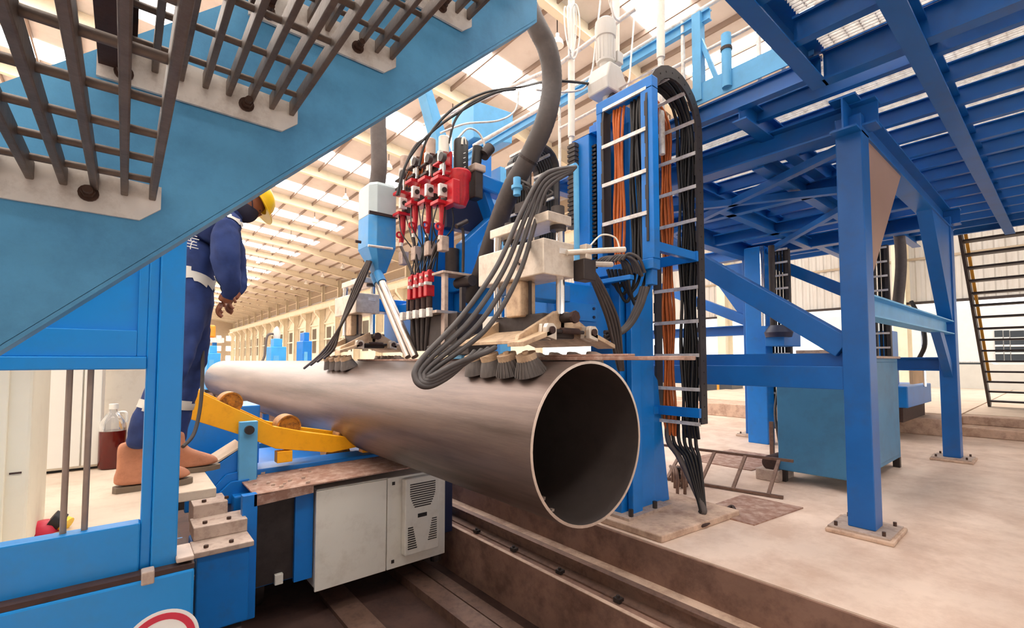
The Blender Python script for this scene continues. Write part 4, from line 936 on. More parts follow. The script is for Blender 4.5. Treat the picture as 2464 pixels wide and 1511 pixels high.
# torches
def torch(u, v, X, label, big=False):
    t0 = at(u, v, x=X); Y = t0.y; z = t0.z
    t = thing('welding_torch', (X, Y, 1.56), label, 'welding torch', 'welding torches in a row over the pipe seam')
    k = 1.45
    W = lambda x, y, dz: (X + x * k, Y + y * k, z + dz * (1.3 if dz > -.1 else 1))
    # straightener clamp: red C-frame with rollers
    fr = MB().box(W(-.06, -.05, -.09), W(.07, .05, -.065)).box(W(-.06, -.05, .085), W(.07, .05, .11)).box(W(.04, -.05, -.07), W(.07, .05, .09)).build('straightener_frame', 'red_paint', t, bev=.005)
    MB().box(W(-.055, -.065, -.045), W(.0, -.035, .045)).build('adjuster_block', 'galv', fr, bev=.005)
    MB().cyl(W(-.025, -.075, .0), W(-.025, -.03, .0), 0.024, n=14).build('roller', 'dark_steel', fr, smooth=40)
    MB().cyl(W(.015, -.06, -.04), W(.015, .0, -.04), 0.038, n=16).build('roller', 'dark_steel', fr, smooth=40)
    MB().cyl(W(-.02, -.05, .11), W(-.02, -.05, .22), 0.014, n=10).build('spindle', 'chrome', fr, smooth=40)
    # upper yoke and knob
    MB().box(W(-.045, -.045, .13), W(.05, .045, .15)).box(W(-.05, -.04, .20), W(.05, .04, .215)).box(W(.035, -.04, .14), W(.05, .04, .31)).build('yoke', 'dark_steel' if not big else 'red_paint', t, bev=.004)
    MB().box(W(-.035, -.05, .155), W(-.005, -.02, .195)).box(W(-.04, -.03, .225), W(-.012, .0, .30)).build('guide', 'galv', t, bev=.003)
    MB().cyl(W(-.05, -.06, .235), W(-.02, -.06, .235), 0.041, n=18).build('hand_wheel', 'rubber', t, smooth=40)
    MB().lathe(W(.01, 0, .30), [(0, 0), (.05, 0), (.05, .15), (.04, .16), (0, .16)], 18).build('feed_motor', 'dust_steel' if not big else 'white_cab', t, smooth=40)
    # stem and wire tube
    MB().tube([W(0, 0, -.09), W(.0, 0, -.26), W(-.012, 0, -.40)], [.032, .024], 12).build('stem', 'red_paint', t, smooth=60)
    o = MB().ring(W(-.04, -.03, -.33), W(-.04, -.018, -.33), .036, .02, 18).build('eyelet', 'red_paint', t, smooth=40)
    zl = 2.30
    MB().cyl(W(-.012, 0, -.40), W(-.014, 0, -.44), .019, n=12).build('ferrule', 'white_cab', t, smooth=40)
    xt = PXC; yt = Y0_ + (Y - Y0_) * .42
    MB().tube([V(*W(-.014, 0, -.44)), V(X - .01, (Y + yt) / 2, 2.55), V(xt, yt, 2.38)], .016, 10).build('wire_tube', 'dark_steel', t, smooth=60)
    for q in range(3):
        a_ = V(*W(-.03 + .04 * q, -.02 * q, -.08)); b_ = V(xt - .05 + .05 * q, yt - .05, 2.37)
        MB().tube([a_, a_.lerp(b_, .35) + V(-.05 + .04 * q, -.06, 0), a_.lerp(b_, .7) + V(.05 - .05 * q, -.05, .03), b_], .007, 6).build('control_wire', 'black', t, smooth=60)
    MB().box((X - .03, Y - .05, 2.52), (X + .05, Y + .04, 2.66)).build('guide_block', 'dust_steel', t, bev=.008)
    lc = MB().box((xt - .04, yt - .04, 2.26), (xt + .03, yt + .04, 2.36)).box((xt - .05, yt - .03, 2.12), (xt + .04, yt + .03, 2.23)).box((xt - .02, yt - .02, 2.1), (xt + .02, yt + .02, 2.38)).build('lower_clamp', 'red_paint', t, bev=.006)
    MB().box((xt - .07, yt - .05, 2.225), (xt + .0, yt - .01, 2.255)).build('clip', 'galv', lc, bev=.004)
    MB().cyl((xt - .06, yt - .03, 2.31), (xt - .04, yt - .03, 2.31), .014, n=12).build('terminal', 'cut_steel', lc, smooth=40)
    ytt = Y0_ + (Y - Y0_) * .28
    MB().tube([(xt, yt, 2.12), (xt, yt, 1.96)], .030, 12, False).build('insulator', 'rust_dark', t, smooth=40)
    MB().tube([(xt, yt, 1.96), (xt, ytt, 1.60)], [.030, .020], 12, False).build('nozzle', 'dark_steel', t, smooth=40)
Y0_ = 4.12
torch(1064, 466, PXC, 'nearest red welding torch with large straightener beside the gear housing', True)
torch(1032, 466, PXC, 'red welding torch second from the gear housing')
torch(1000, 470, PXC, 'red welding torch third from the gear housing')
torch(970, 496, PXC, 'farthest red welding torch next to the flux hopper')
# bus bar plate and dark flux guards round the nozzles
bb = thing('contact_bracket', (PXC, 4.1, 1.5), 'dark contact bracket with copper bus bars clamped round the torch nozzles', 'bracket')
a = at(965, 752, x=PXC - .1); b = at(1055, 752, x=PXC - .1)
MB().box((PXC - .12, b.y, 1.93), (PXC + .1, a.y, 1.955)).build('bus_bar', 'cut_steel', bb)
for i in range(5):
    y = b.y + .08 + i * .13
    MB().box((PXC - .15, y, 1.90), (PXC - .11, y + .06, 1.98)).build('terminal', 'galv', bb, bev=.004)
MB().box((PXC + .0, b.y - .15, 1.60), (PXC + .30, a.y, 1.93)).build('carrier', 'dark_steel', bb, bev=.01)
for i, (x, y, z, r) in enumerate(((-.02, 3.55, 1.72, .09), (.05, 3.3, 1.66, .07), (.0, 3.75, 1.62, .06))):
    MB().cyl((PXC + x, y, z), (PXC + x + .25, y + .05, z + .02), r, n=18).build('clamp_roller', 'dark_steel', bb, smooth=40)
MB().box((PXC - .06, 3.2, 1.55), (PXC + .12, 3.9, 1.64)).build('shoe', 'dark_steel', bb, bev=.008)
MB().box((PXC + .02, 3.0, 1.72), (PXC + .18, 3.12, 1.86)).build('sensor_box', 'white_cab', bb, bev=.008)
MB().box((PXC - .03, 3.35, 1.515), (PXC + .10, 3.55, 1.62)).build('sight_box', 'blue_pale', bb, bev=.006)
for y in (3.4, 4.4): MB().box((PXC - .01, y - .02, 1.93), (PXC + .03, y + .02, 2.14)).build('hanger', 'dark_steel', bb)
# flux hopper with suction hose and feed pipes
hp = thing('flux_hopper', (2.1, 4.72, 2.45), 'faceted blue flux hopper with a pale upper section beside the torches', 'hopper')
hx0, hx1, hy0, hy1 = 1.96, 2.24, 4.68, 5.04
zt_, zm, zb2, zf = 3.42, 3.06, 2.72, 2.46
def hexa(z, s=1.0, dx=0, dy=0):
    cx_, cy_ = (hx0 + hx1) / 2 + dx, (hy0 + hy1) / 2 + dy; w, d = (hx1 - hx0) / 2 * s, (hy1 - hy0) / 2 * s
    return [(cx_ - w, cy_ - d * .55, z), (cx_ - w * .55, cy_ - d, z), (cx_ + w, cy_ - d, z), (cx_ + w, cy_ + d, z), (cx_ - w, cy_ + d, z)]
def loft(a, b):
    n = len(a); return MB().add(a + b, [list(range(n))[::-1], list(range(n, 2 * n))] + [(i, (i + 1) % n, n + (i + 1) % n, n + i) for i in range(n)])
loft(hexa(zm), hexa(zt_ - .04)).build('upper_section', 'hopper_pale', hp, bev=.006)
loft(hexa(zt_ - .04), hexa(zt_, .86)).build('lid', 'hopper_pale', hp, bev=.006)
loft(hexa(zb2), hexa(zm)).build('lower_section', 'hopper_blue', hp, bev=.006)
loft(hexa(zf, .38, .03, 0), hexa(zb2)).build('funnel', 'hopper_blue', hp, bev=.004)
MB().box((hx0 - .03, hy0 - .02, zm - .015), (hx1 + .01, hy0 + .01, zm + .015)).build('strap', 'dark_steel', hp)
MB().tube([(hx0 - .04, hy0 - .02, 2.70), (hx1 - .06, hy0 - .05, 2.70)], .014, 8, False).build('gate_bar', 'galv', hp)
MB().tube([(hx0 - .03, hy0 + .2, 2.78), (hx0 - .09, hy0 + .2, 2.78)], .016, 8, False).build('latch', 'rust_dark', hp)
for k, (y, u1, v1) in enumerate(((4.66, 992, 832), (4.80, 1010, 835))):
    s = V(2.10 + .02 * k, y + .16, 2.46); e = V(PXC - .03, 4.18 + .14 * k, 1.54)
    MB().tube([s, s.lerp(e, .12)], .05, 14, False).build('elbow', 'hopper_blue', hp, smooth=50)
    MB().tube([s.lerp(e, .12), s.lerp(e, .55), e], .038, 14, False).build('feed_pipe', 'galv_bright', hp, smooth=50)
sh = MB().tube([V(2.1, 5.1, 6.5), V(2.09, 5.05, 5.4), at(908, 220, x=2.09), at(910, 300, x=2.09), at(912, 400, x=2.09), V(2.09, 4.86, 3.40)], .085, 18, k=14, ribs=.02)
tag(sh.build('suction_hose', 'hose_grey', smooth=60), 'grey ribbed suction hose entering the top of the flux hopper', 'hose')
# ================================================================ hoses and cables
def cable(pts, r, matn, label, name='cable', cat='cable', group=None, n=8, k=8, ribs=0):
    return tag(MB().tube(pts, r, n, k=k, ribs=ribs).build(name, matn, smooth=60), label, cat, group)
# thick dark vacuum hose
pts = [at(u, v, x=x) for u, v, x in ((1120, -420, 2.1), (1215, -120, 2.3), (1283, 45, 2.4), (1318, 120, 2.5), (1328, 200, 2.55), (1312, 290, 2.5), (1272, 380, 2.45), (1228, 460, 2.42), (1190, 560, 2.45), (1160, 650, 2.55), (1130, 720, 2.6))]
pts = [V(2.1, 3.2, 6.5)] + pts
o = MB().tube(pts, .078, 18, k=16, ribs=.025).build('vacuum_hose', 'rubber', smooth=60); tag(o, 'thick dark ribbed vacuum hose curving down in front of the machine', 'hose')
for i in (7,):
    d = (pts[i + 1] - pts[i]).normalized(); MB().ring(pts[i], pts[i] + d * .02, .086, .076, 20).build('hose_clamp', 'dark_steel', o)
zd = max(pts[0].z, 6.4)
du = thing('overhead_duct', (2.1, 4, zd), 'overhead suction duct that the ribbed hoses hang from', 'duct')
MB().cyl((2.1, 1.2, 6.6), (2.1, 9, 6.6), .16, n=20).build('duct_pipe', 'galv', du, smooth=40)
for y in (1.6, 5.0, 8.6): MB().cyl((2.1, y, 6.7), (2.1, y, zr(2.1) - .5), .02, n=8).build('hanger_rod', 'dark_steel', du)
# four bundled hydraulic hoses looping down onto the pipe
for k in range(4):
    s = k * 11
    pts = [at(1385 - s * .3, 402 + s * .3, y=2.3), at(1310 + s * .2, 420 + s, y=2.28), at(1258 + s, 505 + s * .6, y=2.25), at(1196 + s * 1.6, 640 + s * .6, y=2.2), at(1110 + s * 1.9, 762 + s * .8, y=2.15),
           at(1012 + s * 1.0, 868 + s * .6, y=2.08), at(1000 + s * .9, 912 - s * .1, y=2.04), at(1028 + s * .3, 930 - s * .7, y=2.0), at(1080 + s * .5, 905 - s * .9, y=2.03), at(1128 + s * 1.2, 862 - s * .4, y=2.12), at(1142 + s * 1.5, 846 - s * .3, y=2.16)]
    cable(pts, .0155, 'rubber', ('outermost', 'second', 'third', 'innermost')[k] + ' hydraulic hose of the four looping over the pipe side below the press head', 'hydraulic_hose', 'hose', 'bundle of four hydraulic hoses', k=10)
# loops under the carrier frame
for k in range(6):
    a = at(1462 + k * 9, 648, x=3.4 - .02 * k); b = at(1500 + k * 15, 640, x=3.55)
    m_ = at(1490 + k * 9, 690 + (k % 3) * 14 + k * 4, x=3.46)
    cable([a, a.lerp(m_, .55) + V(0, .02, -.03), m_, b.lerp(m_, .55) + V(0, -.02, -.03), b], .015, 'black', 'black cable loop hanging below the blue carrier frame', 'cable_loop', 'cable', 'loops below the carrier frame')
br = MB().box(at(1432, 685, x=3.3), at(1516, 660, x=3.3) + V(.06, 0, 0)).build('cable_bar', 'blue_machine', bev=.004); tag(br, 'short blue bar below the carrier frame holding the cable loops', 'bar')
for k in range(9):
    a = at(1425 + 9 * k, 642 - 2 * k, x=3.28 + .01 * (k % 3)); b = at(1490 + 6 * k, 622 + 3 * (k % 4), x=3.36)
    cable([a, a.lerp(b, .4) + V(0, 0, .05), b, b + V(.05, -.02, -.12)], .014, 'rubber', 'dark cable in the tangle draped over the short blue bar', 'cable', 'cable', 'tangle over the blue bar')
# heavy cables from the connector down to the brush head
for k in range(4):
    pts = [V(PXC + .12, 2.04, 2.06 + .02 * k), at(1432 + k * 6, 690, y=2.25), at(1462 + k * 8, 770, y=2.4), at(1480 + k * 5, 850, y=2.5), at(1490 + k * 3, 890, y=2.6)]
    cable(pts, .016, 'rubber', ('leftmost', 'second', 'third', 'rightmost')[k] + ' of four heavy black cables dropping from the press head connector', 'power_cable', 'cable', 'power cables at the press head')
for k in range(3):
    pts = [at(1545 + 6 * k, 690, x=3.42), at(1530 + 6 * k, 740, x=3.38), at(1500 + 5 * k, 790, x=3.3), at(1455, 800 + 10 * k, x=3.1)]
    cable(pts, .02, 'rubber', ('left', 'middle', 'right')[k] + ' of three thick cables sweeping from the loops to the press head', 'power_cable', 'cable', 'power cables below the loops')
# cables at the further head
for k in range(4):
    s = k * 10
    pts = [at(893 - s * .3, 628, x=2.0), at(868 - s * .5, 690, x=1.95), at(828 - s * .3, 770 + s * .5, x=1.9), at(778 + s * .9, 845 - s * .3, x=1.80 + .02 * k), at(732 + s * 1.6, 886 - s * .8, x=1.74 + .02 * k)]
    cable(pts, .015, 'rubber', ('leftmost', 'second from left', 'third from left', 'rightmost')[k] + ' of four dark hoses hanging from the far press head', 'hydraulic_hose', 'hose', 'hoses at the far press head')
# thin cables arching over the welding head
arcs = [([(955, 470), (985, 380), (1060, 300), (1180, 228), (1240, 215)], .012, 'black', 'black wire conduit arching from the farthest torch'),
        ([(1008, 400), (1030, 330), (1090, 262), (1170, 222), (1250, 210), (1330, 195), (1440, 205), (1500, 222)], .012, 'black', 'long black conduit arching over the welding head to the gearmotor'),
        ([(1080, 345), (1095, 290), (1130, 250), (1190, 222)], .012, 'black', 'short black conduit rising from the wire drive'),
        ([(1060, 320), (1120, 298), (1200, 290), (1240, 265), (1248, 220)], .010, 'galv', 'pale conduit bending below the bright skylight'),
        ([(1100, 335), (1125, 310), (1150, 318), (1165, 345), (1168, 372)], .010, 'galv', 'pale arched conduit over the black motor'),
        ([(960, 470), (975, 400), (1000, 350), (1030, 330)], .010, 'rubber', 'dark wire looping above the torches'),
        ([(1290, 216), (1350, 222), (1405, 212), (1425, 170), (1436, 80), (1446, -10)], .010, 'galv', 'pale cable rising beside the gearmotor'),
        ([(1490, 222), (1512, 200), (1520, 120), (1528, 20)], .010, 'white_paint', 'white cable hanging right of the gearmotor'),
        ([(1465, -5), (1478, 40), (1490, 50)], .012, 'galv', 'short pale cable at the top edge of the hall view')]
for pts, r, m_, lab in arcs:
    cable([at(u, v, y=3.7 if u < 1270 else 3.0) if i else at(u, v, y=3.7 if pts[0][0] < 1270 else 3.0) for i, (u, v) in enumerate(pts)], r, m_, lab, 'conduit', 'conduit')
for k in range(7):
    p = at(1015 + 3 * k, 352, x=2.3); q = at(968 + 7 * k, 452, x=2.28)
    cable([p, p.lerp(q, .4) + V(0, .05, -.02), q], .008, 'orange_cable', 'orange control wire fanning down to the torches', 'control_wire', 'cable', 'orange wires above the torches')
# coil of white cable hanging overhead
p = at(1372, 60, y=3.4)
cl = thing('cable_coil', (p.x, p.y, p.z - .35), 'coil of white cable hung on the overhead pipe', 'cable coil')
for k in range(5):
    c = at(1366 + k * 4, 68 + 2 * k, y=3.4); n = 28
    MB().tube([c + V(.045 * math.cos(2 * math.pi * i / n) * (1 + .1 * k), .03 * math.sin(2 * math.pi * i / n + k), .26 * math.sin(2 * math.pi * i / n) * (1 + .04 * k)) for i in range(n + 1)], .008, 6, False).build('turn', 'white_paint', cl, smooth=60)
# overhead galvanised pipes parallel to the hall
op = thing('overhead_pipes', (3.9, 4, 4.6), 'galvanised handrail pipes on white uprights above the machine', 'pipework')
for u0, v0, u1, v1, x in ((1345, 155, 1530, 20, 4.1), (1020, 300, 1340, 160, 4.1), (1140, 350, 1320, 250, 4.1)):
    MB().tube([at(u0, v0, x=x), at(u1, v1, x=x)], .026, 10, False).build('pipe', 'galv', op, smooth=50)
for u, v0, v1 in ((1375, 330, -20), (1482, 200, -20), (1590, 140, -20)):
    y = at(u, 200, x=4.15).y
    MB().cyl(at(u, v0, y=y), at(u, v1, y=y), .042, n=16).build('upright', 'white_cab', op, smooth=40)
    MB().cyl(at(u, v0, y=y), V(at(u, v0, y=y).x, y, 3.6), .03, n=12).build('upright_leg', 'galv', op, smooth=40)
# blue structure of the next station behind the head
ns = thing('next_station', (3.6, 6.6, 0), 'pale blue upright and box of the next welding station behind', 'machine')
MB().prism([at(1022, 215, y=6.6), at(1040, 215, y=6.6), at(1105, 420, y=6.6), at(1075, 420, y=6.6)], (0, .25, 0)).build('raking_strut', 'blue_pale', ns, bev=.01)
a = at(1140, 250, y=6.4); b = at(1236, 360, y=6.4)
MB().prism([at(1140, 240, y=6.4), at(1235, 272, y=6.4), at(1232, 345, y=6.4), at(1140, 330, y=6.4)], (0, .7, 0)).build('box', 'blue_pale', ns, bev=.01)
c = at(1150, 300, y=6.5)
MB().box((c.x, 6.5, 0), (c.x + .3, 6.9, c.z)).build('column', 'blue_machine', ns, bev=.01)
MB().box((c.x + .5, 6.5, 0), (c.x + .75, 6.9, c.z - .6)).build('column', 'blue_pale', ns, bev=.01)
# second, smaller cable carrier behind the press head
c2 = thing('cable_carrier', (3.3, 3.6, 1.9), 'smaller arched cable carrier behind the thick vacuum hose', 'cable carrier')
xa_, ya_, yb_ = 3.05, 3.42, 3.72
zt3 = at(1350, 330, x=xa_ + .2).z
pth = [(xa_, 2.2 + i * (zt3 - .2 - 2.2) / 10) for i in range(10)] + [(xa_ + .2 - .2 * math.cos(t * math.pi / 8), zt3 - .2 + .2 * math.sin(t * math.pi / 8)) for t in range(9)] + [(xa_ + .4, zt3 - .2 - i * .15) for i in range(1, 8)]
for y in (ya_, yb_):
    for (x0, z0), (x1, z1) in zip(pth[:-1], pth[1:]):
        MB().beam((x0, y, z0), (x1, y, z1), .02, .075, up=(0, 1, 0)).build('chain_link', 'black_chain', c2)
for i, (x0, z0) in enumerate(pth):
    if i % 2 == 0: MB().box((x0 - .055, ya_, z0 - .012), (x0 - .035, yb_, z0 + .012)).build('rung', 'galv', c2)
for k in range(7):
    y = ya_ + .035 + k * .036; MB().tube([(x, y, z) for x, z in pth], .015, 6, False).build('cable', 'black', c2)
# pale blue tube frame in front of it
tf = thing('tube_frame', (2.7, 2.6, 2.3), 'pale blue tube frame carrying the hydraulic hoses', 'tube frame')
a = at(1388, 545, y=2.45); b = at(1386, 400, y=2.45); c = at(1290, 445, y=2.9)
MB().tube([V(a.x, a.y, 2.26), b], .022, 12, False).build('upright', 'blue_pale', tf, smooth=50)
MB().tube([b, c], .03, 12, False).build('arm', 'blue_pale', tf, smooth=50)
d = at(1244, 470, y=2.75)
MB().tube([d, d + V(0, 0, .14)], .03, 12, False).build('stub', 'blue_pale', tf, smooth=50)
MB().ring(d + V(0, 0, .05), d + V(0, 0, .075), .045, .03, 16).build('collar', 'blue_pale', tf, smooth=50)
random.seed(5)
tg = thing('hose_manifold', (2.45, 2.7, 2.62), 'tangle of short dark hoses on the manifold behind the press head', 'manifold')
q = at(1285, 480, y=2.75)
MB().box((q.x - .12, 2.72, q.z - .12), (q.x + .12, 2.85, q.z - .04)).build('manifold_block', 'dark_steel', tg)
for k in range(16):
    s = V(q.x + random.uniform(-.11, .11), 2.73 + random.uniform(0, .1), q.z - .05)
    MB().tube([s, s + V(random.uniform(-.03, .03), -.03, .07), s + V(random.uniform(-.06, .06), -.05, .12), s + V(random.uniform(-.1, .1), .02, .17)], .011, 6).build('short_hose', 'rubber', tg, smooth=60)
# cable at the worker's side
cable([at(486, 700, y=3.4), at(488, 850, y=3.4), at(484, 960, y=3.3), at(468, 1040, y=3.2), at(440, 1075, y=3.1)], .010, 'rubber', 'black cable hanging beside the worker from above', 'hanging_cable', 'cable')
# ================================================================ the worker
def worker():
    yR, yL, yc = 3.16, 3.46, 3.31
    A = lambda u, v, y: at(u, v, y=y)
    J = {}; E = []; R = {}; K = {}
    def j(n, p, r, k='c', parent=None):
        J[n] = Vector(p); R[n] = r; K[n] = k
        if parent: E.append((parent, n))
    j('pelvis', A(448, 735, yc), (.150, .135))
    j('waist', A(455, 665, yc), (.145, .125), 'c', 'pelvis')
    j('chest', A(490, 585, yc), (.165, .135), 'c', 'waist')
    j('upper', A(522, 535, yc), (.125, .115), 'c', 'chest')
    j('neck', A(556, 505, yc), .058, 's', 'upper')
    j('skull', A(588, 488, yc), .070, 's', 'neck')
    for s, y, sh, el, wr, pm, hip, kn, an in (
            ('R', yR - .05, (538, 552), (545, 660), (556, 700), (536, 728), (446, 760), (404, 905), (336, 1085)),
            ('L', yL + .05, (545, 552), (565, 655), (572, 692), (556, 722), (462, 760), (452, 905), (418, 1070))):
        d = -1 if s == 'R' else 1
        j('sh' + s, A(*sh, yc + d * .175), .085, 'c', 'upper')
        j('um' + s, A((sh[0] + el[0]) / 2 + 4, (sh[1] + el[1]) / 2, yc + d * .215), .080, 'c', 'sh' + s)
        j('el' + s, A(*el, yc + d * .23), .074, 'c', 'um' + s)
        j('wr' + s, A(*wr, yc + d * .17), .052, 'c', 'el' + s)
        j('cf' + s, A((wr[0] + pm[0]) / 2, (wr[1] + pm[1]) / 2, yc + d * .15), .034, 's', 'wr' + s)
        j('pm' + s, A(*pm, yc + d * .13), (.05, .026), 's', 'cf' + s)
        hy = yc + d * .085
        j('hp' + s, A(*hip, hy), .108, 'c', 'pelvis')
        j('th' + s, A((hip[0] + kn[0]) / 2 + 6, (hip[1] + kn[1]) / 2, (hy + y) / 2), .098, 'c', 'hp' + s)
        j('kn' + s, A(*kn, y), .082, 'c', 'th' + s)
        j('ca' + s, A((kn[0] * .45 + an[0] * .55) - 6, kn[1] * .45 + an[1] * .55, y), .080, 'c', 'kn' + s)
        j('an' + s, A(*an, y), .070, 'c', 'ca' + s)
    names = list(J); idx = {n: i for i, n in enumerate(names)}
    base = V(J['pelvis'].x, yc, ZP)
    me = bpy.data.meshes.new('skeleton'); me.from_pydata([tuple(J[n] - base) for n in names], [(idx[a], idx[b]) for a, b in E], [])
    ob = bpy.data.objects.new('skeleton', me); COL.objects.link(ob)
    ob.modifiers.new('skin', 'SKIN'); sk = me.skin_vertices[0].data
    for n in names:
        r = R[n]; sk[idx[n]].radius = r if isinstance(r, tuple) else (r, r)
    sk[idx['pelvis']].use_root = True
    sub = ob.modifiers.new('s', 'SUBSURF'); sub.levels = 3; sub.render_levels = 3
    dg = bpy.context.evaluated_depsgraph_get(); dg.update()
    ev = ob.evaluated_get(dg).to_mesh()
    vs = [v.co.copy() for v in ev.vertices]; fs = [list(p.vertices) for p in ev.polygons]; nm = [v.normal.copy() for v in ev.vertices]
    bpy.data.objects.remove(ob)
    t = thing('person', base, 'worker in navy coveralls and yellow hard hat bending to watch the pipe', 'person')
    # folds of the cloth
    skinset = set()
    from mathutils import noise
    for i, p in enumerate(vs):
        k = min(names, key=lambda n: (J[n] - base - p).length - (R[n][0] if isinstance(R[n], tuple) else R[n]))
        if K[k] == 's': skinset.add(i)
        else: p += nm[i] * (.013 * noise.noise((p + base) * 9) + .006 * noise.noise((p + base) * 24))
    me = bpy.data.meshes.new('body'); 
    mb = MB(); mb.v = [p + base for p in vs]; mb.f = [list(f) for f in fs]
    # fingers and thumbs rooted in the palms
    nb = len(mb.f)
    for s, d in (('R', -1), ('L', 1)):
        pm = J['pm' + s]; ax = (pm - J['cf' + s]).normalized(); side = V(0, 1, 0); side = (side - ax * side.dot(ax)).normalized(); nn = ax.cross(side)
        if nn.z > 0: nn = -nn
        for f in range(4):
            o = pm + ax * .02 + side * (-.030 + .02 * f); L = (.026, .031, .033, .026)[f]
            a = o + ax * L; b = a + (ax * .75 + nn * .65).normalized() * L * .9; c = b + (ax * .25 + nn).normalized() * L * .7
            mb.tube([o, a, b, c], [.0125, .009], 8, k=4)
        o = pm - ax * .02 - side * .03 * d
        mb.tube([o, o + (ax - side * d * .8).normalized() * .035, o + (ax * 1.2 - side * d * .5 + nn * .5).normalized() * .065], [.012, .008], 8, k=4)
    body = mb.build('body', 'overall', t, smooth=180, org=base)
    body.data.materials.append(MATS['skin'])
    for i, p in enumerate(body.data.polygons):
        if i >= nb or all(v in skinset for v in p.vertices): p.material_index = 1
    # bands cut from the body surface
    def band(name, c, ax, h0, h1, rad, off=.005):
        ax = ax.normalized(); m = MB(); used = {}
        F_ = []
        for f in fs:
            cc = sum((vs[i] for i in f), Vector()) / len(f) + base
            d = (cc - c); a = d.dot(ax)
            if h0 <= a <= h1 and (d - ax * a).length < rad: F_.append(f)
        for f in F_:
            for i in f:
                if i not in used: used[i] = len(m.v); m.v.append(vs[i] + base + nm[i] * off)
            m.f.append([used[i] for i in f])
        if m.f: m.build(name, 'reflective', t, smooth=180)
    band('reflective_band', J['waist'].lerp(J['pelvis'], .05), J['chest'] - J['waist'], -.03, .03, .24)
    band('reflective_band', A(540, 522, yc - .15), V(.3, 0, .95), -.014, .014, .13)
    for s in 'RL': band('reflective_band', J['ca' + s].lerp(J['kn' + s], .25), J['kn' + s] - J['ca' + s], -.022, .022, .13)
    # print on the back: a column of short white strokes
    ax = (J['chest'] - J['waist']).normalized()
    # head
    kx = V(.80, 0, .60).normalized(); fx = V(.60, 0, -.80).normalized(); sd = V(0, 1, 0)
    hc = A(596, 480, yc)
    def ell(c, rk, rf, rs, n=24, m=16, k0=-1, k1=1):
        mb = MB(); rows = []
        for i in range(m + 1):
            a = -math.pi / 2 + math.pi * i / m; s = max(-1, min(1, math.sin(a)))
            a = math.asin(max(k0, min(k1, s)))
            rows.append((math.sin(a), math.cos(a)))
        vs_ = []
        for s, co in rows:
            for q in range(n):
                th = 2 * math.pi * q / n
                vs_.append(c + kx * rk * s + fx * rf * co * math.cos(th) + sd * rs * co * math.sin(th))
        fs_ = [(i * n + q, i * n + (q + 1) % n, (i + 1) * n + (q + 1) % n, (i + 1) * n + q) for i in range(m) for q in range(n)]
        return mb.add(vs_, fs_)
    hd = ell(hc, .122, .104, .082)
    jaw = ell(hc - kx * .055 + fx * .022, .075, .075, .060); hd.add(jaw.v, jaw.f)
    nose = hc - kx * .012 + fx * .095
    hd.prism([nose + kx * .03, nose - kx * .022 + sd * .016, nose - kx * .022 - sd * .016], fx * .022)
    for s in (-1, 1):
        e = ell(hc - kx * .005 - fx * .01 + sd * s * .078, .032, .020, .010, 14, 8); hd.add(e.v, e.f)
    head = hd.build('head', 'skin', t, smooth=60)
    for s in (-1, 1):
        e = ell(hc + kx * .012 + fx * .088 + sd * s * .03, .007, .008, .012, 12, 8); e.build('eye', 'black', head, smooth=60)
    ell(hc + kx * .03 - fx * .018, .092, .090, .0795, k0=-.35).build('hair', 'hair', head, smooth=60)
    mk = ell(hc - kx * .056 + fx * .034, .088, .094, .074, k0=-.9, k1=.62)
    mk.build('face_mask', 'mask', t, smooth=60)
    for s in (-1, 1):
        MB().tube([hc - kx * .03 + fx * .07 + sd * s * .064, hc - kx * .005 + fx * .02 + sd * s * .083, hc - fx * .028 + sd * s * .085], .003, 6).build('mask_strap', 'mask', t)
    # hard hat
    hat = thing_hat = ell(hc + kx * .050, .104, .134, .114, k0=-.10, k1=1).build('hard_hat', 'hardhat', t, smooth=50)
    br = MB(); n = 36; c = hc + kx * .043; ring = []
    for q in range(n):
        th = 2 * math.pi * q / n; ext = .012 + .050 * max(0, math.cos(th)) ** 1.5
        d = fx * .127 * math.cos(th) + sd * .107 * math.sin(th); o = d.normalized() * ext
        ring.append((c + d * .96, c + d + o - kx * (.010 * max(0, math.cos(th)))))
    vs_ = [a for a, b in ring] + [b for a, b in ring] + [a - kx * .004 for a, b in ring] + [b - kx * .004 for a, b in ring]
    br.add(vs_, [(q, (q + 1) % n, n + (q + 1) % n, n + q) for q in range(n)] + [(2 * n + (q + 1) % n, 2 * n + q, 3 * n + q, 3 * n + (q + 1) % n) for q in range(n)] + [(n + q, n + (q + 1) % n, 3 * n + (q + 1) % n, 3 * n + q) for q in range(n)])
    br.build('brim', 'hardhat', hat, smooth=50)
    MB().tube([hc + kx * (.05 + .1 * math.sin(a)) + fx * .13 * math.cos(a) for a in [math.pi * i / 10 for i in range(11)]], .008, 6).build('ridge', 'hardhat', hat, smooth=60)
    # collar
    c = J['neck'].lerp(J['upper'], .45); d = (J['neck'] - J['upper']).normalized()
    MB().ring(c, c + d * .05, .086, .072, 24).build('collar', 'overall', t, smooth=40)
    # boots
    for s, y in (('R', yR), ('L', yL)):
        an = J['an' + s]; hx = an.x - .075
        y0 = y - (.05 if s == 'R' else -.05) * 0
        sole = [(-.085, -.040), (-.02, -.040), (.05, -.038), (.13, -.050), (.19, -.045), (.225, -.022), (.232, 0), (.225, .022), (.19, .045), (.13, .050), (.05, .038), (-.02, .040), (-.085, .040), (-.10, .015), (-.10, -.015)]
        P = lambda a, b, z: V(an.x + a, y0 + b, ZP + z)
        bt_ = MB()
        lev = [(.028, 1.0, 0), (.06, .99, 0), (.085, .93, -.004), (.11, .72, -.035), (.15, .46, -.060), (.20, .42, -.055), (.26, .43, -.045)]
        rows = []
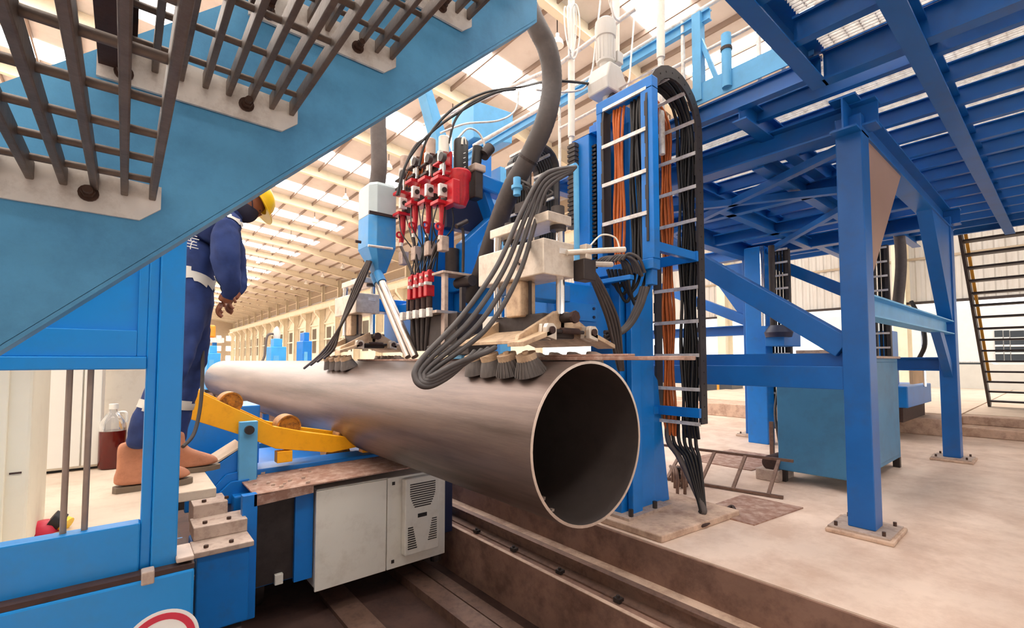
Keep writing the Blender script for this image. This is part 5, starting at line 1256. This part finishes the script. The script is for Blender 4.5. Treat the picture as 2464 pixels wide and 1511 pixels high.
        for z, sc, sh in lev:
            row = []
            for a, b in sole:
                aa = a if a < 0 else a * sc
                row.append(P((a + .1) * sc - .1 + sh * 0 + (.0 if z < .1 else .01), b * (.95 if z < .1 else 1.02), z))
            rows.append(row)
        n = len(sole); vv = [p for r in rows for p in r]
        bt_.add(vv, [(i * n + q, i * n + (q + 1) % n, (i + 1) * n + (q + 1) % n, (i + 1) * n + q) for i in range(len(rows) - 1) for q in range(n)] + [list(range(n))[::-1], list(range((len(rows) - 1) * n, len(rows) * n))])
        bo = bt_.build('boot', 'boot', t, smooth=55); ssub = bo.modifiers.new('s', 'SUBSURF'); ssub.levels = 1; ssub.render_levels = 2
        MB().prism([P(a * 1.03, b * 1.06, 0.001) for a, b in sole], (0, 0, .028)).build('sole', 'sole', bo, smooth=40)
    # lettering strokes printed on the back of the coverall
    pr_ = MB()
    random.seed(2)
    for k in range(9):
        p = A(462 + random.uniform(-1, 1), 538 + k * 7.2, yc - .155)
        w = .020 + .012 * random.random()
        pr_.beam(p + V(-w, 0, .006), p + V(w, 0, -.002), .004, .006, up=(0, 1, 0)); pr_.beam(p + V(-w * random.uniform(-.5, 1), 0, .006), p + V(-w * .2, 0, -.010), .004, .005, up=(0, 1, 0))
    o = pr_.build('back_print', 'white_paint', t); o['kind'] = 'stuff'
    return t
worker()
# ================================================================ things on the floor and in the distance
lf = thing('floor_frame', (6.5, 2.9, 0), 'low rusty steel frame like a ladder lying on the floor behind the column', 'frame')
a0, a1 = at(1700, 1155, z=.02), at(1885, 1197, z=.02)
hgt_ = .32
b0_, b1_ = a0 + V(.5, .05, hgt_), a1 + V(.45, .05, hgt_)
for p, q in ((a0 + V(-.4, .9, 0), a1), (b0_ + V(-.4, .9, 0), b1_)):
    MB().beam(p, q, .04, .03).build('side_rail', 'rail_steel', lf)
for t in (0, .2, .42, .62, .82):
    p = (a0 + V(-.4, .9, 0)).lerp(a1, t + .1); q = (b0_ + V(-.4, .9, 0)).lerp(b1_, t + .1)
    MB().beam(p, q, .035, .025).build('rung', 'rail_steel', lf)
c = at(1862, 1120, z=.0)
MB().box((c.x, c.y, 0), (c.x + .05, c.y + .05, .62)).build('upright', 'rail_steel', lf)
for k, (u, v, w, d) in enumerate(((1780, 1105, 1.3, .9), (1800, 1225, .9, .5))):
    p = at(u, v, z=0)
    o = MB().prism([(p.x - w / 2, p.y - d / 2, 0), (p.x + w / 2, p.y - d / 2 - .1, 0), (p.x + w / 2, p.y + d / 2, 0), (p.x - w / 2, p.y + d / 2 + .05, 0)], (0, 0, .012)).build('floor_plate', 'rust_plate')
    tag(o, ('rusty steel cover plate on the floor under the ladder frame', 'smaller rusty cover plate on the floor nearer the gantry leg')[k], 'plate')
# valve cluster by the column foot
vc = thing('valve_cluster', (4.6, 3.1, 0), 'cluster of dusty pipes and valves behind the column foot', 'valves')
for k in range(6):
    p = at(1618 + 6 * k, 1150 + 14 * (k % 3), z=.05)
    MB().tube([V(p.x, p.y, 0), V(p.x, p.y, .12 + .05 * (k % 3)), V(p.x + .12, p.y + .1, .16 + .05 * (k % 3)), V(p.x + .25, p.y + .12, .02)], .018, 8).build('pipe', 'rail_steel', vc, smooth=60)
for k in range(3):
    p = at(1632 + 10 * k, 1140, z=.15); MB().lathe((p.x, p.y, .10), [(0, 0), (.05, 0), (.05, .04), (.02, .05), (.02, .1), (.045, .1), (.045, .13), (0, .13)], 14).build('valve', 'dark_steel', vc, smooth=40)
fh = [at(u, v, z=.03) for u, v in ((1655, 1255), (1690, 1265), (1730, 1240), (1760, 1218), (1770, 1232))]
tag(MB().tube(fh, .016, 8).build('floor_cable', 'rust_dark', smooth=60), 'dark cable lying on the floor in front of the column pad', 'cable')
pb_ = thing('pump_unit', (6.9, 2.55, 0), 'small dusty pump unit with red lever beside the blue cabinet', 'pump')
p = at(1868, 1150, z=0)
MB().box((p.x - .25, p.y - .12, 0), (p.x + .25, p.y + .15, .14)).build('base', 'dust_steel', pb_, bev=.01)
MB().cyl((p.x - .2, p.y, .22), (p.x + .15, p.y, .22), .09, n=18).build('motor', 'rust_dark', pb_, smooth=40)
MB().beam((p.x + .22, p.y, .15), (p.x + .32, p.y + .03, .42), .03, .03).build('lever', 'sign_red', pb_)
# grey and red hoses by the second tower
for k in range(5):
    a = at(1872 + 7 * k, 925, x=8.6); b = at(1878 + 8 * k, 1045, x=8.4)
    tag(MB().tube([a + V(0, 0, .5), a, a.lerp(b, .6) + V(-.05, .05, 0), V(b.x, b.y, .02)], .022, 8).build('hanging_hose', 'hose_grey' if k % 2 else 'rubber', smooth=60), 'hose hanging to the floor left of the blue control cabinet', 'hose', 'hoses left of the control cabinet')
# distant machines
def far_machine(name, u0, u1, v0, v1, y, m, label, cat, extra=None):
    a = at(u0, v1, y=y); b = at(u1, v0, y=y)
    t = thing(name, ((a.x + b.x) / 2, y + .4, 0), label, cat)
    MB().box((a.x, y, 0), (b.x, y + .9, max(b.z - .35, .3))).build('body', m, t, bev=.03)
    w = b.x - a.x
    MB().box((a.x + w * .2, y + .1, max(b.z - .35, .3)), (b.x - w * .25, y + .7, b.z)).build('top_housing', m, t, bev=.02)
    MB().box((a.x - .05, y - .03, 0), (b.x + .05, y + .95, .15)).build('base', 'dark_steel', t)
    MB().box((a.x + w * .15, y - .02, b.z * .45), (a.x + w * .5, y, b.z * .7)).build('panel', 'blue_pale', t)
    if extra: extra(t, a, b, w, y)
    return t
def gun(t, a, b, w, y):
    MB().lathe((a.x + w * .45, y + .3, b.z), [(0, 0), (w * .22, 0), (w * .26, .25), (w * .12, .5), (0, .55)], 16).build('head', 'cladding', t, smooth=40)
    MB().tube([(a.x + w * .3, y + .3, b.z + .2), (a.x - w * .2, y + .2, b.z + .1), (a.x - w * .4, y + .1, b.z - .8), (a.x - w * .8, y, b.z - 1.2)], .05, 8).build('hose', 'hose_grey', t, smooth=60)
far_machine('far_machine', 652, 690, 815, 866, 22, 'blue_far', 'pale blue machine with a hose far down the hall above the pipe', 'machine', gun)
far_machine('far_machine', 728, 752, 800, 862, 20, 'blue_machine', 'tall bright blue machine cabinet far down the hall', 'machine')
far_machine('far_machine', 498, 532, 832, 868, 26, 'blue_far', 'small blue machine far away right of the worker', 'machine')
tr = thing('far_trolley', (at(510, 800, y=30).x, 30, 0), 'far crane trolley with an orange hood beyond the worker', 'trolley')
a = at(490, 812, y=30); b = at(520, 782, y=30)
MB().box((a.x, 30, a.z), (b.x, 31, b.z)).build('hood', 'orange_paint', tr, bev=.1)
MB().box((a.x - .3, 30, a.z - .25), (b.x + .4, 31, a.z)).build('beam', 'galv', tr)
for x in (a.x, b.x): MB().box((x - .1, 30.3, 0), (x + .1, 30.6, a.z - .25)).build('leg', 'blue_machine', tr)
# blue low tables beyond the walkway
tb = thing('run_out_table', (.2, 16, 0), 'low pale blue run-out table beside the far end of the pipe', 'table')
MB().box((.75, 16.5, .9), (1.6, 24, 1.35)).build('bed', 'blue_far', tb, bev=.02)
for y in (16.8, 20, 23.5): MB().box((.8, y, -.83), (1.5, y + .3, .9)).build('leg', 'blue_machine', tb)
# high bay lamps
first = None
for yk in YC[2:14]:
    for x in (3.2, 10.2, 16.6):
        z = zr(x) - 1.25
        if first is None:
            first = thing('high_bay_lamp', (x, yk + .25, z), 'white bell-shaped high bay lamp hanging below the roof frames', 'lamp', 'high bay lamps along the hall')
            MB().lathe((x, yk + .25, z), [(.20, 0), (.205, .01), (.17, .16), (.09, .26), (.06, .28), (.06, .40), (0, .40)], 18).build('reflector', 'white_paint', first, smooth=40)
            MB().lathe((x, yk + .25, z + .005), [(0, 0), (.19, 0), (.19, .006), (0, .006)], 18).build('lens', 'lamp_glow', first)
            MB().cyl((x, yk + .25, z + .4), (x, yk + .25, z + 1.15), .018, n=6).build('hanger', 'dark_steel', first)
            f0 = V(x, yk + .25, z)
        else: tree(first, V(x, yk + .25, z) - f0)
